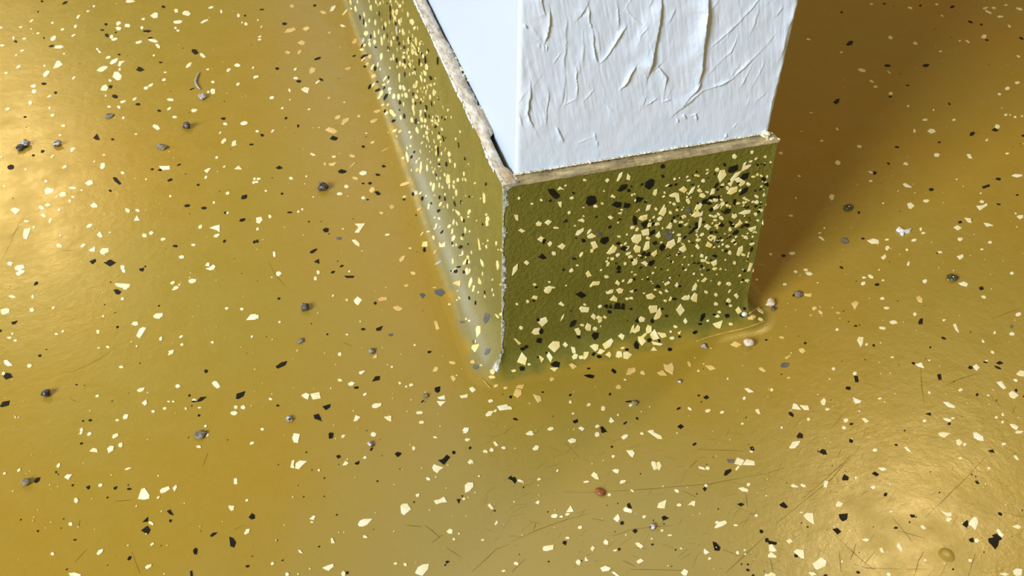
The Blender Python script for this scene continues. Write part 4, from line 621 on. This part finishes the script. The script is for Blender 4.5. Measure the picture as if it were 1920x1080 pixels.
def flake_geo(ct, pts, lift):
    n = len(pts); cp, cn = ct
    top = [p + q * lift for p, q in pts]; bot = [p + (p - cp) * 0.06 - q * 0.00004 for p, q in pts]
    c = cp + cn * lift * 1.15
    return top + bot + [c], [(i, (i + 1) % n, 2 * n) for i in range(n)] + [(n + i, n + (i + 1) % n, (i + 1) % n, i) for i in range(n)]
NM = {'c': 'cream_flake', 'l': 'cream_flake', 'a': 'amber_flake', 'k': 'black_flake', 'g': 'grey_flake', 'w': 'sheen_patch'}
for s, par in (('F', floor), ('P', base_front), ('L', base_left), ('R', base_right)):
    L = sorted(ALL[s], key=lambda t: -t[0]); rest = ([], [], []); keys = ['c', 'l', 'a', 'k', 'g', 'w']
    for i, (ar, key, ct, pts) in enumerate(L):
        if key == 'c' and s != 'F': key = 'l'
        lift = rf.uniform(0.00010, 0.00020) + (0.00006 if key in 'ack' else 0) + (0.00008 if s != 'F' else 0)
        vs, fs = flake_geo(ct, pts, lift)
        me = None
        if i < 300 and ar > 1:
            me = mesh(NM[key], vs, fs); bm = bmesh.new(); bm.from_mesh(me); bmesh.ops.recalc_face_normals(bm, faces=bm.faces); bm.to_mesh(me); bm.free()
            link(NM[key], me, M[key], par)
        else:
            o = len(rest[0]); rest[0].extend(vs); rest[1].extend([tuple(a + o for a in f) for f in fs]); rest[2].extend([keys.index(key)] * len(fs))
    if rest[0]:
        me = mesh('small_flakes', *rest[:2]); 
        for k in keys: me.materials.append(M[k])
        me.polygons.foreach_set('material_index', rest[2])
        o = bpy.data.objects.new('small_flakes', me); COL.objects.link(o); o.parent = par; o['kind'] = 'stuff'

# ---------------------------------------------------------------- worn edges, smears, scratches
def lump(bm, c, r, seed, sub=1, rough=0.35):
    res = bmesh.ops.create_icosphere(bm, subdivisions=sub, radius=1)
    for v in res['verts']:
        k = 1 + rough * noise.noise(v.co * 1.3 + Vector((seed * 3.7, seed * 1.3, 0)))
        v.co = Vector((c[0] + v.co.x * r[0] * k, c[1] + v.co.y * r[1] * k, c[2] + v.co.z * r[2] * k))
def from_bm(name, bm, mat, **k):
    me = bpy.data.meshes.new(name); bm.to_mesh(me); bm.free(); me.polygons.foreach_set('use_smooth', [True] * len(me.polygons)); return link(name, me, mat, **k)
rd = random.Random(5)
vs, fs = [], []                                          # the chipped corner of the skirting: ragged flakes of bare resin either side of the edge
for i in range(210):
    z = H - (H - 0.003) * i / 209
    k = noise.noise((z * 160, 1.7, 0)) + 0.35 * noise.noise((z * 700, 5.1, 0)); wl, wf = max(0, .0006 + .0011 * k), max(0, .0010 + .0022 * k)
    wl *= rd.uniform(.5, 1.3); wf *= rd.uniform(.4, 1.4); o_ = -.00025
    c0 = corner_pt(.5, z); kk = math.hypot(c0[0], c0[1])
    if kk < .0006: a, m_, b_ = (o_, wl, z), (o_ * .8, o_ * .8, z), (wf, o_, z)
    else: a, m_, b_ = [(p[0] * 1.02, p[1] * 1.02 - .0001, p[2] + .0001) for p in (corner_pt(max(0, .5 - wl / kk * .6), z), corner_pt(.5, z), corner_pt(min(1, .5 + wf / kk * .6), z))]
    vs += [a, m_, b_]
for i in range(209): a = i * 3; fs += [(a, a + 1, a + 4, a + 3), (a + 1, a + 2, a + 5, a + 4)]
link('worn_corner', mesh('worn_corner', vs, fs), M['worn'], base_front, kind='stuff')
bm = bmesh.new()
for i in range(150):                                     # old paint line where the plaster meets the edge
    x = WX0 + (WX1 - WX0) * i / 149
    lump(bm, (x, WY - 0.0004, H + 0.0008 + 0.0002 * rd.random()), (0.0009, 0.0005 * rd.uniform(.6, 1.2), 0.00038 * rd.uniform(.7, 1.3)), i)
from_bm('paint_bead', bm, M['bead'], parent=trim_f, kind='stuff')
bm = bmesh.new()
for i in range(16):                                      # crumbled end of the edge
    lump(bm, (wr(H) + rd.uniform(-.005, .0006), rd.uniform(-.0004, .005), H + rd.uniform(-.0008, .0014)), [rd.uniform(.0006, .0015)] * 3, i + 40, 1, .6)
from_bm('crumbled_end', bm, M['bead'], parent=trim_f, kind='stuff')
bm = bmesh.new()
for i in range(520):                                     # white paint smeared over the outer edge
    y = rd.uniform(0.012, 0.30); k = noise.noise((y * 45, 3.3, 0))
    if k < -0.28: continue
    s = rd.uniform(.0004, .0010) * (0.75 + .6 * k)
    lump(bm, (-0.0005, y, H - 0.0004 - rd.uniform(0, .0014)), (s * .5, s * 2.2, s * 1.1), i)
from_bm('paint_smear', bm, M['smear'], parent=trim_l, kind='stuff')
bm = bmesh.new()
for i in range(34):                                      # filler crumbs bridging the gap
    y = rd.choice([rd.uniform(.034, .058), rd.uniform(.002, .006), rd.uniform(.07, .1)])
    lump(bm, (WX0 - rd.uniform(0, .0012), y, H + rd.uniform(-.0004, .0006)), [rd.uniform(.0003, .0008)] * 3, i + 90, 1, .6)
from_bm('filler_crumbs', bm, M['bead'], parent=trim_l, kind='stuff')

def ribbon(lines, tile, wid, vs, fs):
    ox, oy = tile
    for P in lines:
        pts = [hit((ox + x / 4, oy + y / 4))[0] for x, y in P]
        fine = []
        for a, b in zip(pts, pts[1:]):
            n = max(2, int((b - a).length / 0.004))
            for i in range(n): fine.append(a.lerp(b, i / n))
        fine.append(pts[-1]); o = len(vs); m = len(fine)
        for i, p in enumerate(fine):
            d = (fine[min(i + 1, m - 1)] - fine[max(i - 1, 0)]).normalized(); sd = Vector((-d.y, d.x, 0))
            wv = wid * (0.25 + 0.75 * math.sin(PI * (i + 0.5) / m)) * rd.uniform(.6, 1.2); p = p + sd * rd.uniform(-1, 1) * 0.0001 + Vector((0, 0, 0.00006))
            vs += [p + sd * wv, p - sd * wv]
        for i in range(m - 1): a = o + i * 2; fs.append((a, a + 1, a + 3, a + 2))
vs, fs = [], []
SCR = {(1440,810): [[(60,690),(480,350),(690,105)],[(260,500),(560,240),(640,140)],[(1180,640),(1480,350),(1640,180)],[(500,770),(700,960),(860,1080)],[(1100,1080),(1130,960),(1170,900)],[(640,990),(740,1020),(1000,1030)],[(930,640),(1080,820)],[(530,880),(550,1050)],[(520,190),(550,130)],[(620,960),(660,840)],[(980,740),(1180,800)],[(730,980),(800,900)],[(1030,1030),(1180,1030)],[(0,310),(120,270)],[(1500,1080),(1560,900)],[(20,950),(45,1080)],[(1760,600),(1920,640)]],
       (960,810): [[(0,820),(180,740),(400,660),(590,610)],[(380,450),(560,455),(1000,430),(1480,390),(1920,310)],[(1600,1060),(1740,930),(1900,780)],[(880,1030),(1280,1040)],[(0,1050),(100,950)],[(600,650),(690,665)],[(760,780),(900,730),(1210,700)],[(1580,880),(1690,925)],[(1750,460),(1765,560)],[(1330,270),(1390,210)],[(1400,130),(1750,145)],[(400,80),(500,190)],[(160,740),(180,680)],[(1280,440),(1380,490)],[(830,960),(920,1010)]],
       (480,810): [[(1620,1050),(1800,880),(1900,840)],[(1430,870),(1540,940)],[(1270,700),(1380,790)],[(1130,700),(1240,710)],[(1320,830),(1400,770)]],
       (0,810): [[(990,900),(1050,1060)],[(860,520),(990,510)],[(560,980),(650,880)],[(1760,730),(1830,700)],[(590,720),(600,660)],[(1560,160),(1520,260)]],
       (1440,540): [[(1340,730),(1430,685),(1580,640)],[(1145,580),(1155,760),(1170,860)],[(1680,230),(1900,150)],[(690,495),(720,510)],[(1680,830),(1780,910)],[(1830,940),(1860,880)]],
       (0,540): [[(450,640),(560,620),(680,570),(800,500),(870,440)],[(530,830),(570,855)]], (480,270): [[(90,880),(140,970),(220,1070)]], (480,540): [[(650,410),(720,435)]], (0,0): [[(610,110),(680,60),(740,0)],[(1340,1030),(1440,970),(1540,900)]],
       (0,270): [[(0,900),(80,740),(140,600),(200,530),(340,480),(490,450)],[(470,800),(580,800)],[(60,720),(150,620)]]}
for t, L in SCR.items(): ribbon(L, t, 0.00016, vs, fs)
rb = random.Random(9)
for i in range(240):                                     # hair-fine scuffs, most of them in the foreground
    x, y = rb.uniform(900, 1920), rb.uniform(800, 1080); a = rb.uniform(-.4, 1.2); l = rb.uniform(6, 34)
    ribbon([[(0, 0), (l * 4 * math.cos(a), -l * 4 * math.sin(a))]], (x, y), 0.00007, vs, fs)
link('scratches', mesh('scratches', vs, fs), M['scratch'], floor, kind='stuff')
vs, fs = [], []
ribbon([[(1550,300),(1580,360),(1630,435)]], (0,270), .00012, vs, fs); ribbon([[(430,105),(500,65),(560,35)],[(450,95),(480,80)]], (0,540), .0005, vs, fs)
ribbon([[(1530,280),(1560,380),(1600,450)]], (0,540), .00012, vs, fs); ribbon([[(1700,680),(1750,750)],[(1650,690),(1690,670)]], (480,540), .00016, vs, fs)
ribbon([[(400,80),(450,140),(495,185)],[(780,185),(805,200)]], (960,810), .0001, vs, fs); ribbon([[(160,985),(210,1030)],[(840,990),(900,1025)]], (960,540), .0001, vs, fs)
link('pale_scuffs', mesh('pale_scuffs', vs, fs), M['scuff'], floor, kind='stuff')

# ---------------------------------------------------------------- grit and litter lying on the floor
def grit_mat(name, a, b, rough=0.4, spec=0.5, scale=600):
    q = Mat(name, a, rough, spec); q.set('Base Color', q.ramp(q.noise(scale, 3, 0.6), [(0.38, a), (0.62, b)])); return q.m
G = {'dark': grit_mat('dark_stone', srgb(46, 40, 34), srgb(110, 100, 92), .25), 'white': grit_mat('white_chip', srgb(240, 238, 236), srgb(214, 210, 208), .5),
     'pink': grit_mat('pale_stone', srgb(242, 226, 206), srgb(206, 180, 150), .5), 'seed': grit_mat('seed', srgb(168, 92, 44), srgb(128, 66, 30), .4),
     'grey': grit_mat('grey_grit', srgb(158, 144, 118), srgb(104, 94, 80), .6, .3), 'mixed': grit_mat('speckled_grit', srgb(48, 40, 38), srgb(225, 212, 205), .4, .5, 900),
     'resin': M['floor'], 'green': grit_mat('dark_blister', srgb(52, 52, 34), srgb(98, 92, 60), .1, .8), 'fibre': grit_mat('pale_fibre', srgb(205, 200, 196), srgb(165, 158, 152), .6), 'gold': grit_mat('golden_bristle', srgb(226, 182, 92), srgb(196, 150, 62), .3)}
def grit(name, px, size, mat, label, cat, seed, flat=0.7, aspect=1.0, rot=0.0, rough=.6, sub=2, group=None):
    p, n, s = hit(px); r = size / 2 / F_PIX * (p - CAM).length
    bm = bmesh.new(); lump(bm, (0, 0, 0), (r * aspect, r / max(1, aspect ** .5), r * flat), seed, sub, rough)
    zmin = min(v.co.z for v in bm.verts)
    for v in bm.verts: v.co.z -= zmin + (r * flat * 1.6 if mat == 'resin' else r * min(0.12, 0.25 * flat))
    o = from_bm(name, bm, G[mat], label=label, cat=cat, group=group); o.location = p; o.rotation_euler[2] = rot
    return o
grit('stone', (88, 741), 15, 'dark', 'small shiny dark stone on the open floor, alone with nothing near it', 'stone', 1, .8)
grit('stone', (573, 580), 15, 'dark', 'dark rounded stone beside a patch of tiny pale specks on the floor', 'stone', 2, .9)
grit('stone', (606, 355), 18, 'dark', 'shiny dark stone with a black flake above and below it', 'stone', 3, .8)
grit('stone', (351, 240), 14, 'dark', 'dark stone with a grey dust tail on the floor', 'stone', 4, .9)
grit('grit_crumb', (39, 280), 13, 'dark', 'dark crumb touching a white speckled crumb', 'grit', 5, .7)
grit('grit_crumb', (48, 273), 15, 'mixed', 'white and black speckled crumb touching a dark crumb', 'grit', 6, .7)
grit('grit_crumb', (108, 273), 14, 'mixed', 'brown speckled crumb on the bright glinting patch of floor', 'grit', 7, .6)
grit('grit_crumb', (380, 184), 13, 'mixed', 'speckled crumb below the curled pale fibre', 'grit', 8, .7)
grit('paint_chip', (375, 817), 20, 'grey', 'flat pale grey chip beside a cream flake on the floor', 'chip', 9, .25, 1.1, .2)
grit('grit_crumb', (304, 276), 18, 'grey', 'flat grey smudged crumb near the dark stone with a dust tail', 'grit', 10, .2, 1.3, -.5)
grit('grit_crumb', (205, 218), 15, 'grey', 'faint grey crumb at the edge of the bright glinting patch', 'grit', 11, .2, 1.1, .6)
grit('pebble', (1403, 648), 17, 'pink', 'pale pinkish pebble in front of the golden bristle', 'pebble', 12, .8)
grit('pebble', (1444, 572), 17, 'pink', 'cream pebble at the right hand foot of the dark olive skirting', 'pebble', 13, .7)
grit('grit_crumb', (1450, 580), 9, 'dark', 'tiny dark crumb beside the cream pebble at the skirting foot', 'grit', 14, .7)
grit('seed', (1125, 924), 16, 'seed', 'reddish brown oval seed on the floor', 'seed', 15, .45, 1.35, -.95, .15)
grit('blister', (1590, 391), 17, 'green', 'dark bump in the resin at the edge of the wall shadow', 'blister', 16, .45, 1.1, .3, .3)
grit('blister', (1584, 452), 14, 'grey', 'round grey spot raised in the resin below the dark bump', 'blister', 17, .2, 1, 0, .2)
grit('blister', (1785, 523), 19, 'green', 'glossy dark green bump in the resin beside a cream flake', 'blister', 18, .45, 1.1, .1, .3)
grit('blister', (1775, 1040), 34, 'resin', 'mustard blister in the resin at the edge of the bright foreground patch', 'blister', 19, .22, 1, 0, .1, 3)
grit('stone', (50, 907), 15, 'grey', 'grey glassy stone next to a black flake on the floor', 'stone', 20, .6)
grit('grit_crumb', (1223, 989), 11, 'mixed', 'small curled dark crumb with a pale flake on it', 'grit', 21, .6)
grit('grit_crumb', (697, 659), 12, 'grey', 'small grey crumb above an amber flake on the floor', 'grit', 22, .5)
grit('grit_crumb', (798, 743), 11, 'grey', 'grey curled crumb among black flakes in front of the wall corner', 'grit', 23, .6)
grit('grit_crumb', (543, 787), 13, 'mixed', 'brown and white crumb below two adjoining cream flakes', 'grit', 24, .5)
grit('grit_crumb', (695, 834), 12, 'mixed', 'brown crumb with a cream speck near a black flake', 'grit', 25, .5)
grit('grit_crumb', (564, 640), 13, 'grey', 'faint grey crumb on plain floor below the dark rounded stone', 'grit', 26, .3)
grit('grit_crumb', (1190, 757), 11, 'grey', 'grey crumb with a curved dark sliver over it', 'grit', 27, .5)
grit('grit_crumb', (1274, 716), 9, 'mixed', 'tiny speckled crumb in front of the dark olive skirting', 'grit', 28, .6)
grit('grit_crumb', (1320, 650), 12, 'mixed', 'speckled crumb below the left end of the golden bristle', 'grit', 29, .4)
grit('grit_crumb', (1497, 553), 16, 'grey', 'grey dust-coated crumb beside an amber flake at the edge of the wall shadow', 'grit', 30, .35)
grit('grit_crumb', (1395, 592), 11, 'white', 'tiny white crumb in the amber heap at the skirting foot', 'grit', 31, .8)
def flat_chip(name, outline_px, h, mat, label, cat):
    P = [hit(p)[0] for p in outline_px]; c = sum(P, Vector()) / len(P); n = len(P); rz = random.Random(2)
    vs = [p - c for p in P] + [(p - c) * .93 + Vector((0, 0, h * rz.uniform(.7, 1.5))) for p in P] + [Vector((0, 0, h * 1.3))]
    fs = [(i, (i + 1) % n, n + (i + 1) % n, n + i) for i in range(n)] + [(n + i, n + (i + 1) % n, 2 * n) for i in range(n)]
    o = link(name, mesh(name, vs, fs), G[mat], label=label, cat=cat); o.location = c; return o
flat_chip('paint_chip', [(1440 + x / 4, 270 + y / 4) for x, y in [(958,650),(972,636),(1020,650),(1078,640),(1062,668),(1020,672),(1012,690),(990,680),(985,664)]], 0.0012, 'white', 'long white paint chip on the floor beyond the wall', 'chip')
def tube(name, path, r, mat, label, cat):
    P = [Vector(p) for p in path]; c = P[0].copy(); vs, fs = [], []; k = 6
    fine = []
    for i in range(len(P) - 1):
        p0, p1, p2, p3 = P[max(i - 1, 0)], P[i], P[i + 1], P[min(i + 2, len(P) - 1)]
        for j in range(6):
            t = j / 6; fine.append(0.5 * ((2 * p1) + (p2 - p0) * t + (2 * p0 - 5 * p1 + 4 * p2 - p3) * t * t + (3 * p1 - p0 - 3 * p2 + p3) * t ** 3))
    fine.append(P[-1]); n = len(fine)
    for i, p in enumerate(fine):
        d = (fine[min(i + 1, n - 1)] - fine[max(i - 1, 0)]).normalized(); u = d.cross(Vector((0, 0, 1))).normalized(); v = u.cross(d)
        rr = r * (0.4 + 0.6 * math.sin(PI * (i + .5) / n) ** .5)
        for j in range(k): a = j / k * 2 * PI; vs.append(p - c + u * math.cos(a) * rr + v * math.sin(a) * rr)
    for i in range(n - 1):
        for j in range(k): a = i * k + j; b = i * k + (j + 1) % k; fs.append((a, b, b + k, a + k))
    fs += [tuple(range(k))[::-1], tuple(range((n - 1) * k, n * k))]
    o = link(name, mesh(name, vs, fs, True), G[mat], label=label, cat=cat); o.location = c; return o
def up(px, z): p = hit(px)[0]; return (p.x, p.y, p.z + z)
tube('bristle', [up(p, .0002) for p in [(1306,640),(1330,632),(1352,626),(1375,621),(1400,615),(1420,608),(1436,602)]], .00035, 'gold', 'long golden bristle stuck in resin along the foot of the dark olive skirting', 'bristle')
tube('bristle', [up(p, .0002) for p in [(1402,590),(1410,585),(1420,578),(1430,573)]], .0003, 'gold', 'short golden bristle beside the cream pebble at the skirting foot', 'bristle')
tube('bristle', [up(p, .0002) for p in [(903,710),(912,719),(921,729)]], .00022, 'gold', 'short thin bristle on the floor at the foot of the wall corner', 'bristle')
tube('fibre', [up((374,137), .0004), up((369,147), .0009), up((367,156), .0008), up((371,165), .0009), up((376,169), .0004)], .0006, 'fibre', 'curled pale fibre on the floor above a speckled crumb', 'fibre')
